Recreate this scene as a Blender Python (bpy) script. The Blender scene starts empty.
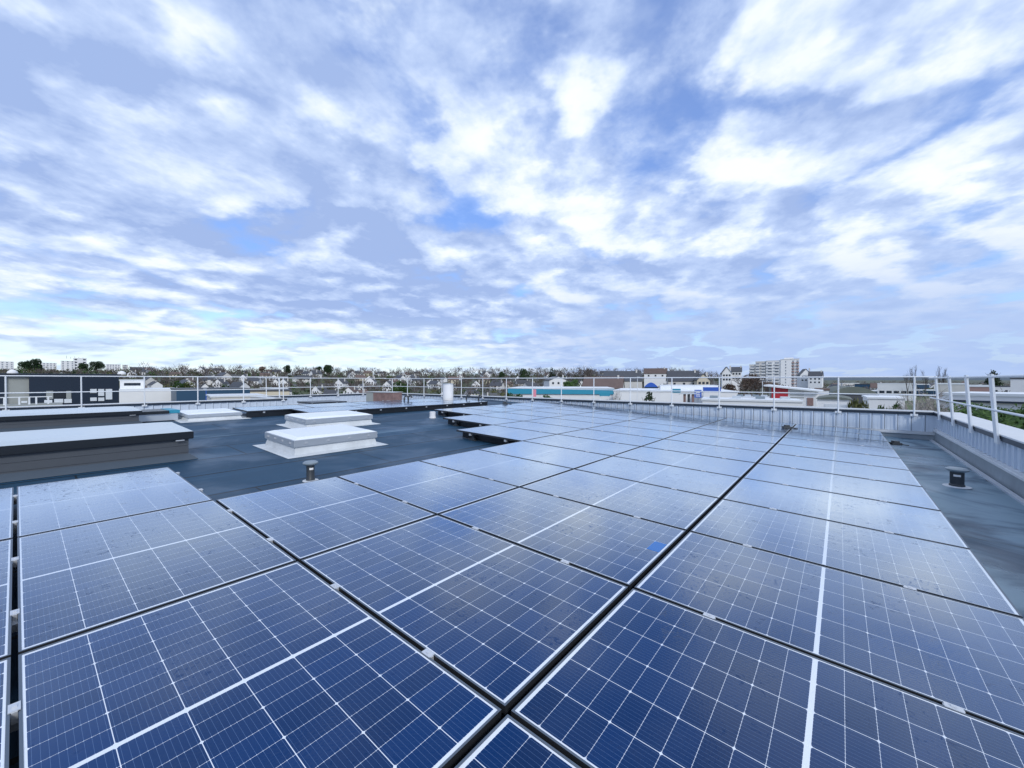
import bpy, bmesh, math, random
from mathutils import Vector, Matrix
random.seed(11)
R = math.radians
sc = bpy.context.scene
col = sc.collection

# ------------------------------------------------------------------ camera, world, sun
EYE = 11.0                      # eye height above the street
YAW = 0.6833
F = 403.8                       # focal length in pixels at 1024 wide
cd = bpy.data.cameras.new('camera'); cam = bpy.data.objects.new('camera', cd); col.objects.link(cam)
cam.location = (0, 0, EYE); cam.rotation_euler = (math.pi/2 - 4/F, 0, YAW)
cd.sensor_width = 36; cd.lens = 36*F/1024; cd.clip_start = .05; cd.clip_end = 9000
sc.camera = cam
sc.view_settings.view_transform = 'Standard'; sc.view_settings.look = 'None'
sc.view_settings.exposure = 0.62; sc.view_settings.gamma = 1
sc.view_settings.use_curve_mapping = False
try:
    sc.cycles.max_bounces = 6; sc.cycles.use_denoising = True
except Exception: pass

CLOUD = .72; COV0, COV1, TONE = .34, .50, .49
SUN_EL, SUN_AZ = R(32), R(122)   # azimuth clockwise from +Y
sd = bpy.data.lights.new('sun', 'SUN'); sun = bpy.data.objects.new('sun', sd); col.objects.link(sun)
sd.energy = 1.3; sd.angle = R(14); sd.color = (1, .98, .94)
sv = Vector((math.sin(SUN_AZ)*math.cos(SUN_EL), math.cos(SUN_AZ)*math.cos(SUN_EL), math.sin(SUN_EL)))
sun.rotation_euler = sv.to_track_quat('Z', 'Y').to_euler(); sun.location = sv*60

class NT:                        # tiny node-tree helper
    def __init__(s, nt): s.nt = nt; s.n = nt.nodes; s.l = nt.links
    def put(s, sock, v):
        if isinstance(v, bpy.types.NodeSocket): s.l.new(v, sock)
        elif v is not None: sock.default_value = v
    def add(s, t, **kw):
        nd = s.n.new(t)
        for k, v in kw.items(): setattr(nd, k, v)
        return nd
    def m(s, op, a, b=None, c=None, clamp=False):
        nd = s.add('ShaderNodeMath', operation=op, use_clamp=clamp)
        s.put(nd.inputs[0], a)
        if b is not None: s.put(nd.inputs[1], b)
        if c is not None: s.put(nd.inputs[2], c)
        return nd.outputs[0]
    def mix(s, f, a, b, mode='MIX'):
        nd = s.add('ShaderNodeMix', data_type='RGBA', blend_type=mode)
        s.put(nd.inputs[0], f); s.put(nd.inputs[6], a); s.put(nd.inputs[7], b)
        return nd.outputs[2]
    def ramp(s, v, lo, hi, smooth=True, a=0., b=1.):
        nd = s.add('ShaderNodeMapRange'); nd.interpolation_type = 'SMOOTHSTEP' if smooth else 'LINEAR'
        s.put(nd.inputs[0], v); s.put(nd.inputs[1], lo); s.put(nd.inputs[2], hi); s.put(nd.inputs[3], a); s.put(nd.inputs[4], b)
        return nd.outputs[0]
    def noise(s, vec, scale, detail=4, rough=.5, dist=0., dim='3D'):
        nd = s.add('ShaderNodeTexNoise', noise_dimensions=dim)
        if vec is not None: s.l.new(vec, nd.inputs['Vector'])
        nd.inputs['Scale'].default_value = scale; nd.inputs['Detail'].default_value = detail
        nd.inputs['Roughness'].default_value = rough; nd.inputs['Distortion'].default_value = dist
        return nd.outputs[0]
    def xyz(s, vec):
        nd = s.add('ShaderNodeSeparateXYZ'); s.l.new(vec, nd.inputs[0]); return nd.outputs
    def comb(s, x, y, z=0.):
        nd = s.add('ShaderNodeCombineXYZ'); s.put(nd.inputs[0], x); s.put(nd.inputs[1], y); s.put(nd.inputs[2], z); return nd.outputs[0]

def c4(c): return (c[0], c[1], c[2], 1)

world = bpy.data.worlds.new('World'); sc.world = world; world.use_nodes = True
def build_world():
    t = NT(world.node_tree); t.n.clear()
    out = t.add('ShaderNodeOutputWorld')
    sky = t.add('ShaderNodeTexSky', sky_type='NISHITA'); sky.sun_disc = False
    sky.sun_elevation = SUN_EL; sky.sun_rotation = SUN_AZ; sky.dust_density = .6; sky.ozone_density = 3.0
    bg1 = t.add('ShaderNodeBackground'); 
    bl = t.add('ShaderNodeHueSaturation'); bl.inputs['Saturation'].default_value = 1.35; bl.inputs['Hue'].default_value = .515; t.l.new(sky.outputs[0], bl.inputs['Color'])
    t.l.new(bl.outputs[0], bg1.inputs[0]); bg1.inputs[1].default_value = 0.15
    g = t.add('ShaderNodeTexCoord').outputs['Generated']
    x, y, z = t.xyz(g)
    # axes of the view: forward and right in the horizontal plane
    fx, fy = -math.sin(YAW), math.cos(YAW); rx, ry = math.cos(YAW), math.sin(YAW)
    fw = t.m('ADD', t.m('MULTIPLY', x, fx), t.m('MULTIPLY', y, fy))
    rt = t.m('ADD', t.m('MULTIPLY', x, rx), t.m('MULTIPLY', y, ry))
    zz = t.m('MAXIMUM', z, 0.0)
    den = t.m('ADD', zz, 0.17)
    u = t.m('DIVIDE', rt, den); v = t.m('DIVIDE', fw, den)
    # cloud streets running away from the viewer: rotate a little and stretch along their run
    ca, sa = math.cos(R(12)), math.sin(R(12))
    p = t.m('ADD', t.m('MULTIPLY', u, ca), t.m('MULTIPLY', v, -sa))
    q = t.m('ADD', t.m('MULTIPLY', u, sa), t.m('MULTIPLY', v, ca))
    def field(ox, oy, scale, detail, rough, dist, w, stretch=.85):
        return t.noise(t.comb(t.m('ADD', p, ox), t.m('MULTIPLY', t.m('ADD', q, oy), stretch), w), scale, detail, rough, dist)
    wob = t.add('ShaderNodeTexNoise', noise_dimensions='3D'); t.l.new(t.comb(p, q, 2.2), wob.inputs['Vector']); wob.inputs['Scale'].default_value = 2.4; wob.inputs['Detail'].default_value = 5; wob.inputs['Roughness'].default_value = .58
    wv = t.add('ShaderNodeVectorMath', operation='MULTIPLY_ADD'); t.l.new(wob.outputs['Color'], wv.inputs[0]); wv.inputs[1].default_value = (.75, .75, 0)
    def puff(ox, oy, scale):
        t.l.new(t.comb(p, t.m('MULTIPLY', q, .8), 0.), wv.inputs[2])
        av = t.add('ShaderNodeVectorMath', operation='ADD'); t.l.new(wv.outputs[0], av.inputs[0]); av.inputs[1].default_value = (ox, oy, 0)
        vo = t.add('ShaderNodeTexVoronoi', voronoi_dimensions='2D', feature='SMOOTH_F1'); t.l.new(av.outputs[0], vo.inputs['Vector'])
        vo.inputs['Scale'].default_value = scale; vo.inputs['Smoothness'].default_value = .35; vo.inputs['Randomness'].default_value = .95
        return t.m('SUBTRACT', 1., t.m('MULTIPLY', vo.outputs['Distance'], 1.25))
    pf = puff(4.3, 1.7, 2.9); po = puff(4.3-.06, 1.7+.08, 2.9)
    big = field(0, 0, .62, 3, .5, .3, 8.3)
    mid = field(0, 0, 2.1, 6, .58, .2, 3.7)
    off = field(.09, -.12, 2.1, 6, .58, .2, 3.7)
    fine = field(0, 0, 5.2, 6, .62, .15, 1.9, .9)
    edge = t.m('ADD', t.m('MULTIPLY', t.m('SUBTRACT', mid, off), 1.3), t.m('MULTIPLY', t.m('SUBTRACT', pf, po), .55))
    left = t.ramp(rt, .25, -.45); up = t.ramp(z, .10, .30)
    d = t.m('ADD', t.m('MULTIPLY', mid, .42), t.m('ADD', t.m('MULTIPLY', big, .26), t.m('MULTIPLY', fine, .14)))
    d = t.m('ADD', d, t.m('MULTIPLY', pf, .26))
    d = t.m('ADD', d, t.m('MULTIPLY', t.m('MULTIPLY', left, up), .05))
    cover = t.ramp(d, COV0, COV1, a=.50, b=1.)
    low = t.ramp(z, .22, .05)                              # the sheet closes towards the horizon
    cover = t.m('MAXIMUM', cover, t.m('MULTIPLY', low, .85))
    tone = t.m('ADD', TONE, t.m('MULTIPLY', edge, 1.45))
    tone = t.m('ADD', tone, t.m('MULTIPLY', t.m("SUBTRACT", fine, .5), .95))
    tone = t.m('ADD', tone, t.m('MULTIPLY', t.m("SUBTRACT", pf, .5), .24))
    tone = t.m('ADD', tone, t.m('MULTIPLY', t.m('SUBTRACT', big, .5), -1.0))
    tone = t.m('SUBTRACT', tone, t.m('MULTIPLY', t.m('MULTIPLY', left, t.ramp(z, .08, .18)), t.m('MULTIPLY', t.ramp(z, 1.2, .40), .31)), clamp=True)
    cr = t.add('ShaderNodeValToRGB'); t.l.new(tone, cr.inputs[0]); e = cr.color_ramp.elements
    e[0].position = .02; e[0].color = (.34, .46, .76, 1); e[1].position = 1.0; e[1].color = (.90, .95, 1.0, 1)
    for pos, c_ in ((.36, (.49, .615, .89, 1)), (.62, (.68, .79, .97, 1)), (.82, (.84, .905, 1.0, 1))):
        k = e.new(pos); k.color = c_
    cc = cr.outputs[0]
    # horizon: bright pale gap to the left, lilac-grey bank to the right
    hz_l = t.m('MULTIPLY', t.ramp(rt, .18, -.25), t.ramp(z, .16, .02))
    bars = t.ramp(field(0, 0, 1.6, 4, .55, .3, 6.1, 1.9), .60, .42, a=.35, b=1.)
    cc = t.mix(t.m('MULTIPLY', hz_l, bars), cc, (.80, .96, 1.0, 1))
    hz_r = t.m('MULTIPLY', t.ramp(rt, -.30, .35), t.ramp(z, .30, .06))
    cc = t.mix(t.m('MULTIPLY', hz_r, .93), cc, (.40, .53, .82, 1))
    bg2 = t.add('ShaderNodeBackground'); t.l.new(cc, bg2.inputs[0]); bg2.inputs[1].default_value = CLOUD
    ms = t.add('ShaderNodeMixShader'); t.l.new(cover, ms.inputs[0]); t.l.new(bg1.outputs[0], ms.inputs[1]); t.l.new(bg2.outputs[0], ms.inputs[2])
    t.l.new(ms.outputs[0], out.inputs[0])
build_world()

# ------------------------------------------------------------------ materials
def newmat(name):
    m = bpy.data.materials.new(name); m.use_nodes = True
    t = NT(m.node_tree); b = t.n['Principled BSDF']
    return m, t, b
def mat(name, c, rough=.6, metal=0., var=.12, scale=3., bump=0., spec=None):
    m, t, b = newmat(name)
    tc = t.add('ShaderNodeTexCoord').outputs['Object']
    oi = t.add('ShaderNodeObjectInfo')
    n = t.noise(tc, scale, 5, .6)
    v = t.m('ADD', t.m('MULTIPLY', t.m('SUBTRACT', n, .5), var*2), t.m('MULTIPLY', t.m('SUBTRACT', oi.outputs['Random'], .5), var))
    hs = t.add('ShaderNodeHueSaturation'); hs.inputs['Color'].default_value = c4(c)
    t.put(hs.inputs['Value'], t.m('ADD', v, 1.))
    t.l.new(hs.outputs[0], b.inputs['Base Color'])
    b.inputs['Roughness'].default_value = rough; b.inputs['Metallic'].default_value = metal
    if spec is not None: b.inputs['Specular IOR Level'].default_value = spec
    if bump:
        bp = t.add('ShaderNodeBump'); bp.inputs['Strength'].default_value = bump; bp.inputs['Distance'].default_value = .01
        t.l.new(n, bp.inputs['Height']); t.l.new(bp.outputs[0], b.inputs['Normal'])
    return m

PLX, PLY = 1.722, 1.134           # panel: long side along X, short side along Y
def cell_material(name, bright=False):
    m, t, b = newmat(name)
    tc = t.add('ShaderNodeTexCoord').outputs['Object']
    oi = t.add('ShaderNodeObjectInfo').outputs['Random']
    x, y, z = t.xyz(tc)
    X = t.m('ABSOLUTE', x)
    # two half-fields of nine half-cells each, central gap 18 mm; six strings across
    half = PLX/2 - .0235; gap = .009
    px = (half-gap)/9; py = (PLY - .031)/6
    xx = t.m('DIVIDE', t.m('SUBTRACT', X, gap), px)
    yy = t.m('DIVIDE', t.m('ADD', y, PLY/2 - .0155), py)
    fxn = t.m('FRACT', xx); fyn = t.m('FRACT', yy)
    dx = t.m('MULTIPLY', t.m('SUBTRACT', .5, t.m('ABSOLUTE', t.m('SUBTRACT', fxn, .5))), px)   # metres to nearest half-cell edge
    dy = t.m('MULTIPLY', t.m('SUBTRACT', .5, t.m('ABSOLUTE', t.m('SUBTRACT', fyn, .5))), py)
    l1 = t.m('LESS_THAN', dx, .0006)
    l2 = t.m('LESS_THAN', dy, .0013)
    # chamfered corners of the full cells
    xf = t.m('MULTIPLY', xx, .5)
    dxf = t.m('MULTIPLY', t.m('SUBTRACT', .5, t.m('ABSOLUTE', t.m('SUBTRACT', t.m('FRACT', t.m('ADD', xf, .0)), .5))), 2*px)
    dia = t.m('LESS_THAN', t.m('ADD', dxf, dy), .0075)
    dot = t.m('LESS_THAN', t.m('ADD', dx, dy), .0035)
    inside = t.m('MULTIPLY', t.m('MULTIPLY', t.m('GREATER_THAN', X, gap), t.m('LESS_THAN', X, half)),
                 t.m('LESS_THAN', t.m('ABSOLUTE', y), PLY/2 - .0155))
    line = t.m('MAXIMUM', t.m('MAXIMUM', l1, l2), t.m('MAXIMUM', dia, dot))
    white = t.m('MAXIMUM', line, t.m('SUBTRACT', 1., inside))
    # busbars along X, ten per cell, a silver pad where they cross the half-cell edge
    nb = 10
    bb = t.m('FRACT', t.m('MULTIPLY', fyn, nb))
    db = t.m('MULTIPLY', t.m('ABSOLUTE', t.m('SUBTRACT', bb, .5)), py/nb)
    bus = t.m('LESS_THAN', db, .00042)
    pad = t.m('MULTIPLY', t.m('LESS_THAN', db, .0009), t.m('LESS_THAN', dx, .0024))
    # every cell a little different
    cid = t.comb(t.m('FLOOR', t.m('ADD', t.m('MULTIPLY', t.m('SIGN', x), xx), 40)), t.m('FLOOR', yy), t.m('MULTIPLY', oi, 97.))
    wn = t.add('ShaderNodeTexWhiteNoise', noise_dimensions='3D'); t.l.new(cid, wn.inputs[0])
    cv = t.m('ADD', .75, t.m('ADD', t.m('MULTIPLY', wn.outputs[0], .34), t.m('MULTIPLY', oi, .35)))
    base = (.0003, .022, .092, 1) if not bright else (.004, .075, .33, 1)
    hs = t.add('ShaderNodeHueSaturation'); hs.inputs['Color'].default_value = base; t.l.new(cv, hs.inputs['Value'])
    cell = hs.outputs[0]
    cell = t.mix(t.m('MULTIPLY', bus, .8), cell, (.10, .17, .32, 1))
    cell = t.mix(pad, cell, (.45, .52, .64, 1))
    surf = t.mix(white, cell, (.74, .78, .84, 1))
    # dust film and dried rain marks on the glass
    tw = t.add('ShaderNodeTexCoord').outputs['Object']
    off = t.comb(t.m('MULTIPLY', oi, 31.), t.m('MULTIPLY', oi, 57.), 0.)
    va = t.add('ShaderNodeVectorMath', operation='ADD'); t.l.new(tw, va.inputs[0]); t.l.new(off, va.inputs[1])
    film = t.ramp(t.noise(va.outputs[0], 1.6, 6, .62, .6), .45, .80)
    spots = t.ramp(t.noise(va.outputs[0], 30., 3, .55, 1.2), .58, .68)
    patch = t.ramp(t.noise(va.outputs[0], 3.2, 3, .5, .4), .47, .62)
    sp = t.m('MULTIPLY', spots, patch)
    surf = t.mix(t.m('MULTIPLY', film, .02), surf, (.42, .48, .58, 1))
    surf = t.mix(t.m('MULTIPLY', sp, .16), surf, (.02, .04, .10, 1))
    t.l.new(surf, b.inputs['Base Color'])
    b.inputs['Specular IOR Level'].default_value = .0
    rg = t.m('ADD', .10, t.m('ADD', t.m('MULTIPLY', film, .10), t.m('MULTIPLY', sp, .22)))
    t.l.new(rg, b.inputs['Roughness'])
    bp = t.add('ShaderNodeBump'); bp.inputs['Strength'].default_value = .28; bp.inputs['Distance'].default_value = .0012
    hh = t.m('ADD', t.m('MULTIPLY', t.noise(va.outputs[0], 95., 2, .5), 1.0), t.m('MULTIPLY', sp, 1.3))
    t.l.new(hh, bp.inputs['Height']); t.l.new(bp.outputs[0], b.inputs['Normal'])
    # coated glass: next to no reflection face on, strong towards grazing angles
    fr = t.add('ShaderNodeFresnel'); fr.inputs['IOR'].default_value = 1.5
    gl = t.add('ShaderNodeBsdfGlossy'); t.l.new(rg, gl.inputs['Roughness']); t.l.new(bp.outputs[0], gl.inputs['Normal']); gl.inputs['Color'].default_value = (.88, .95, 1, 1)
    ms = t.add('ShaderNodeMixShader'); t.l.new(t.m('MULTIPLY', t.m('MINIMUM', .82, t.m('SUBTRACT', t.m('MULTIPLY', fr.outputs[0], 3.3), .146, clamp=True)), t.m('SUBTRACT', 1., t.m('MULTIPLY', sp, .42))), ms.inputs[0])
    t.l.new(b.outputs[0], ms.inputs[1]); t.l.new(gl.outputs[0], ms.inputs[2])
    t.l.new(ms.outputs[0], t.n['Material Output'].inputs[0])
    return m

def membrane_material():
    m, t, b = newmat('bitumen_membrane')
    tc = t.add('ShaderNodeTexCoord').outputs['Object']
    x, y, z = t.xyz(tc)
    n1 = t.noise(tc, .55, 6, .6, .8); n2 = t.noise(tc, 7., 6, .65); n3 = t.noise(tc, 160., 2, .6)
    st = t.add('ShaderNodeMapping'); st.inputs['Scale'].default_value = (3.0, .22, 1); t.l.new(tc, st.inputs[0])
    n4 = t.noise(st.outputs[0], 1.2, 5, .6, .3)  # long streaks along the run, the lighter ones painting sheen into the colour
    sx = t.m('SUBTRACT', x, .22)
    rowi = t.m('FLOOR', sx)
    fx = t.m('FRACT', sx)
    seam = t.m('LESS_THAN', t.m('ABSOLUTE', t.m('SUBTRACT', fx, .5)), .018)
    lap = t.ramp(t.m('ABSOLUTE', t.m('SUBTRACT', fx, .45)), .0, .07, a=1., b=0.)
    yo = t.m('ADD', t.m('MULTIPLY', y, .2), t.m('MULTIPLY', t.m('FLOOR', t.m('ADD', sx, .5)), .37))
    seam2 = t.m('LESS_THAN', t.m('ABSOLUTE', t.m('SUBTRACT', t.m('FRACT', yo), .5)), .0018)
    sm = t.m('MAXIMUM', seam, seam2)
    v = t.m('ADD', .62, t.m('ADD', t.m('MULTIPLY', n1, .45), t.m('ADD', t.m('MULTIPLY', n4, .5), t.m('MULTIPLY', n2, .15))))
    v = t.m('MULTIPLY', v, t.m('ADD', .6, t.m('MULTIPLY', n3, .8)))
    v = t.m('MULTIPLY', v, t.m('ADD', .86, t.m('MULTIPLY', t.m('FRACT', t.m('MULTIPLY', t.m('FLOOR', t.m('ADD', sx, .5)), .381)), .3)))
    v = t.m('ADD', v, t.m('MULTIPLY', lap, .15))
    v = t.m('MULTIPLY', v, t.m('SUBTRACT', 1., t.m('MULTIPLY', sm, .92)))
    hs = t.add('ShaderNodeHueSaturation'); hs.inputs['Color'].default_value = (.009, .042, .084, 1); t.l.new(v, hs.inputs['Value'])
    silt_sheen = t.m('MULTIPLY', t.ramp(x, -.6, .6), t.ramp(t.noise(tc, .9, 5, .6, 1.2), .30, .56))  # pale silt on the low side, with wet cloudy reflection painted in
    dust_sheen = t.m('MAXIMUM', t.m('MULTIPLY', t.ramp(n4, .55, .75), t.ramp(n1, .40, .66)), silt_sheen)  # dust mask that also carries the painted sheen streaks
    cc = t.mix(t.m('MULTIPLY', dust_sheen, t.m('ADD', .40, t.m('MULTIPLY', silt_sheen, .38))), hs.outputs[0], (.22, .33, .41, 1))
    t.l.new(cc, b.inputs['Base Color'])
    wet = t.ramp(t.noise(tc, .8, 4, .55, .5), .42, .66)
    t.l.new(t.m('SUBTRACT', .66, t.m('ADD', t.m('MULTIPLY', wet, .26), t.m('MULTIPLY', t.ramp(x, -.6, .6), .14))), b.inputs['Roughness'])
    b.inputs['Specular IOR Level'].default_value = .4
    bp = t.add('ShaderNodeBump'); bp.inputs['Strength'].default_value = .35; bp.inputs['Distance'].default_value = .004
    hgt = t.m('ADD', t.m('MULTIPLY', n3, .35), t.m('ADD', t.m('MULTIPLY', lap, .9), t.m('MULTIPLY', n2, .8)))
    t.l.new(hgt, bp.inputs['Height']); t.l.new(bp.outputs[0], b.inputs['Normal'])
    return m

def ground_material():
    m, t, b = newmat('town_ground')
    tc = t.add('ShaderNodeTexCoord').outputs['Object']
    n = t.noise(tc, .012, 5, .6, .5); n2 = t.noise(tc, .12, 5, .6)
    g = t.mix(n2, (.035, .055, .022, 1), (.085, .10, .045, 1))
    a = t.mix(n2, (.06, .062, .066, 1), (.13, .128, .125, 1))
    c = t.mix(t.ramp(n, .46, .54), a, g)
    x, y, z = t.xyz(tc)
    dist = t.m('SQRT', t.m('ADD', t.m('MULTIPLY', x, x), t.m('MULTIPLY', y, y)))
    t.l.new(t.mix(t.ramp(dist, 250, 900), c, (.085, .10, .075, 1)), b.inputs['Base Color'])
    b.inputs['Roughness'].default_value = .9
    return m

def foliage_material(name, a, bcol):
    m, t, b = newmat(name)
    ge = t.add('ShaderNodeNewGeometry'); oi = t.add('ShaderNodeObjectInfo').outputs['Random']
    r = t.m('ADD', t.m('MULTIPLY', ge.outputs['Random Per Island'], .7), t.m('MULTIPLY', oi, .3))
    t.l.new(t.mix(r, c4(a), c4(bcol)), b.inputs['Base Color'])
    b.inputs['Roughness'].default_value = .75; b.inputs['Specular IOR Level'].default_value = .25
    return m

M = {}
M['cell'] = cell_material('solar_cells'); M['bright_cell'] = mat('bright_solar_cell', (.002, .13, .44), .12, 0, .05)
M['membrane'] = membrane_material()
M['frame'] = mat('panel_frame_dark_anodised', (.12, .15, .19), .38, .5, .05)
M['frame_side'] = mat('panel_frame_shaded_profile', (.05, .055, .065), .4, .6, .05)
M['clamp'] = mat('aluminium_clamp', (.64, .66, .69), .38, .5, .05)
M['steel'] = mat('galvanised_steel', (.60, .64, .68), .38, .55, .10, 6)
M['zinc'] = mat('aluminium_sheet', (.66, .70, .76), .36, .45, .10, 2.5, .1)
M['cladding'] = mat('ribbed_cladding', (.64, .71, .80), .42, .25, .08, .8)
M['joint_shade'] = mat('sheet_joint_shade', (.16, .19, .24), .6, 0, .1)
M['cap'] = mat('dark_parapet_trim', (.018, .030, .050), .40, .1, .1)
M['captop'] = mat('pale_parapet_coping', (.60, .62, .64), .5, .1, .1)
M['rail'] = mat('white_guardrail', (.74, .77, .80), .42, .15, .06)
M['upmem'] = mat('weathered_upstand_membrane', (.27, .31, .34), .6, 0, .35, 2.5)
M['upstand'] = mat('pale_flashing', (.62, .65, .68), .6, .1, .2, 2.)
M['plastic_dark'] = mat('dark_grey_plastic', (.035, .042, .05), .45, 0, .15)
M['plastic_cap'] = mat('grey_vent_hood', (.22, .27, .31), .38, .2, .15)
M['sticker'] = mat('white_sticker', (.8, .8, .8), .5)
M['polycarb'] = mat('white_opal_glazing', (.80, .83, .85), .22, 0, .06, 1.2)
M['greytop'] = mat('grey_blue_opal_glazing', (.50, .56, .60), .25, 0, .12, .8)
M['alu'] = mat('skylight_aluminium', (.62, .66, .70), .33, .6, .08)
M['apron'] = mat('weathered_pale_apron', (.58, .61, .63), .55, .1, .32, 3.)
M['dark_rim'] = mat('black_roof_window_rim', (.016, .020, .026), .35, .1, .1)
M['greyside'] = mat('grey_composite_side', (.075, .085, .10), .55, .1, .1, 4.)
M['fillet'] = mat('grey_membrane_fillet', (.055, .075, .10), .55, .0, .18, 3)
M['rust'] = mat('weathered_red_box', (.20, .13, .12), .8, 0, .75, 5.)
M['white'] = mat('white_render', (.74, .75, .76), .8, 0, .08, .3)
M['offwhite'] = mat('offwhite_render', (.58, .57, .55), .85, 0, .12, .3)
M['cream'] = mat('cream_render', (.55, .50, .40), .85, 0, .12, .3)
M['whiteroof'] = mat('white_roof_sheet', (.72, .75, .78), .5, .05, .07, .2)
M['slate'] = mat('slate_roof', (.055, .060, .072), .6, 0, .25, .5)
M['brownroof'] = mat('brown_tile_roof', (.12, .085, .075), .75, 0, .25, .5)
M['window'] = mat('dark_window', (.03, .04, .055), .15, 0, .1)
M['lightwin'] = mat('pale_blind_window', (.62, .66, .70), .3, 0, .1)
M['softwin'] = mat('grey_shuttered_window', (.26, .29, .33), .5, 0, .2)
M['navy'] = mat('navy_cladding', (.007, .018, .038), .45, .1, .12, .3)
M['bluecl'] = mat('blue_grey_cladding', (.020, .065, .125), .45, .1, .12, .3)
M['teal'] = mat('teal_fascia', (.03, .27, .40), .45, .1, .08, .3)
M['red'] = mat('red_cladding', (.52, .03, .045), .5, 0, .06, .3)
M['blue'] = mat('blue_sign_face', (.03, .11, .48), .4, 0, .06, .3)
M['pink'] = mat('pink_banner', (.70, .25, .34), .5)
M['beige'] = mat('grey_beige_concrete', (.30, .32, .31), .8, 0, .15, .5)
M['balcony'] = mat('brown_balcony', (.34, .22, .20), .7, 0, .1)
M['greenroof'] = mat('mossy_grey_roof', (.14, .16, .14), .8, 0, .25, .2)
M['rubber'] = mat('black_rubber', (.015, .015, .016), .7)
M['carwhite'] = mat('white_car_paint', (.75, .76, .77), .25, 0, .04)
M['cardark'] = mat('dark_car_paint', (.03, .035, .045), .25, 0, .04)
M['bark'] = mat('grey_brown_bark', (.10, .085, .075), .9, 0, .2)
M['palebark'] = mat('pale_birch_bark', (.42, .40, .38), .85, 0, .2)
M['twig'] = foliage_material('bare_twigs', (.050, .044, .043), (.125, .108, .10))
M['paletwig'] = foliage_material('pale_twigs', (.26, .23, .21), (.45, .42, .40))
M['green'] = foliage_material('dark_pine_needles', (.012, .030, .016), (.045, .075, .032))
M['olive'] = foliage_material('olive_leaves', (.06, .075, .026), (.15, .15, .06))
M['hedge'] = foliage_material('hedge_leaves', (.018, .045, .012), (.065, .125, .032))
M['rusty'] = foliage_material('russet_twigs', (.11, .075, .06), (.22, .16, .125))
M['ground'] = ground_material()
M['hill'] = mat('far_blue_ridge', (.075, .105, .13), .95, 0, .15, .01)
M['grass'] = mat('field_grass', (.08, .12, .04), .9, 0, .2, .05)

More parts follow.
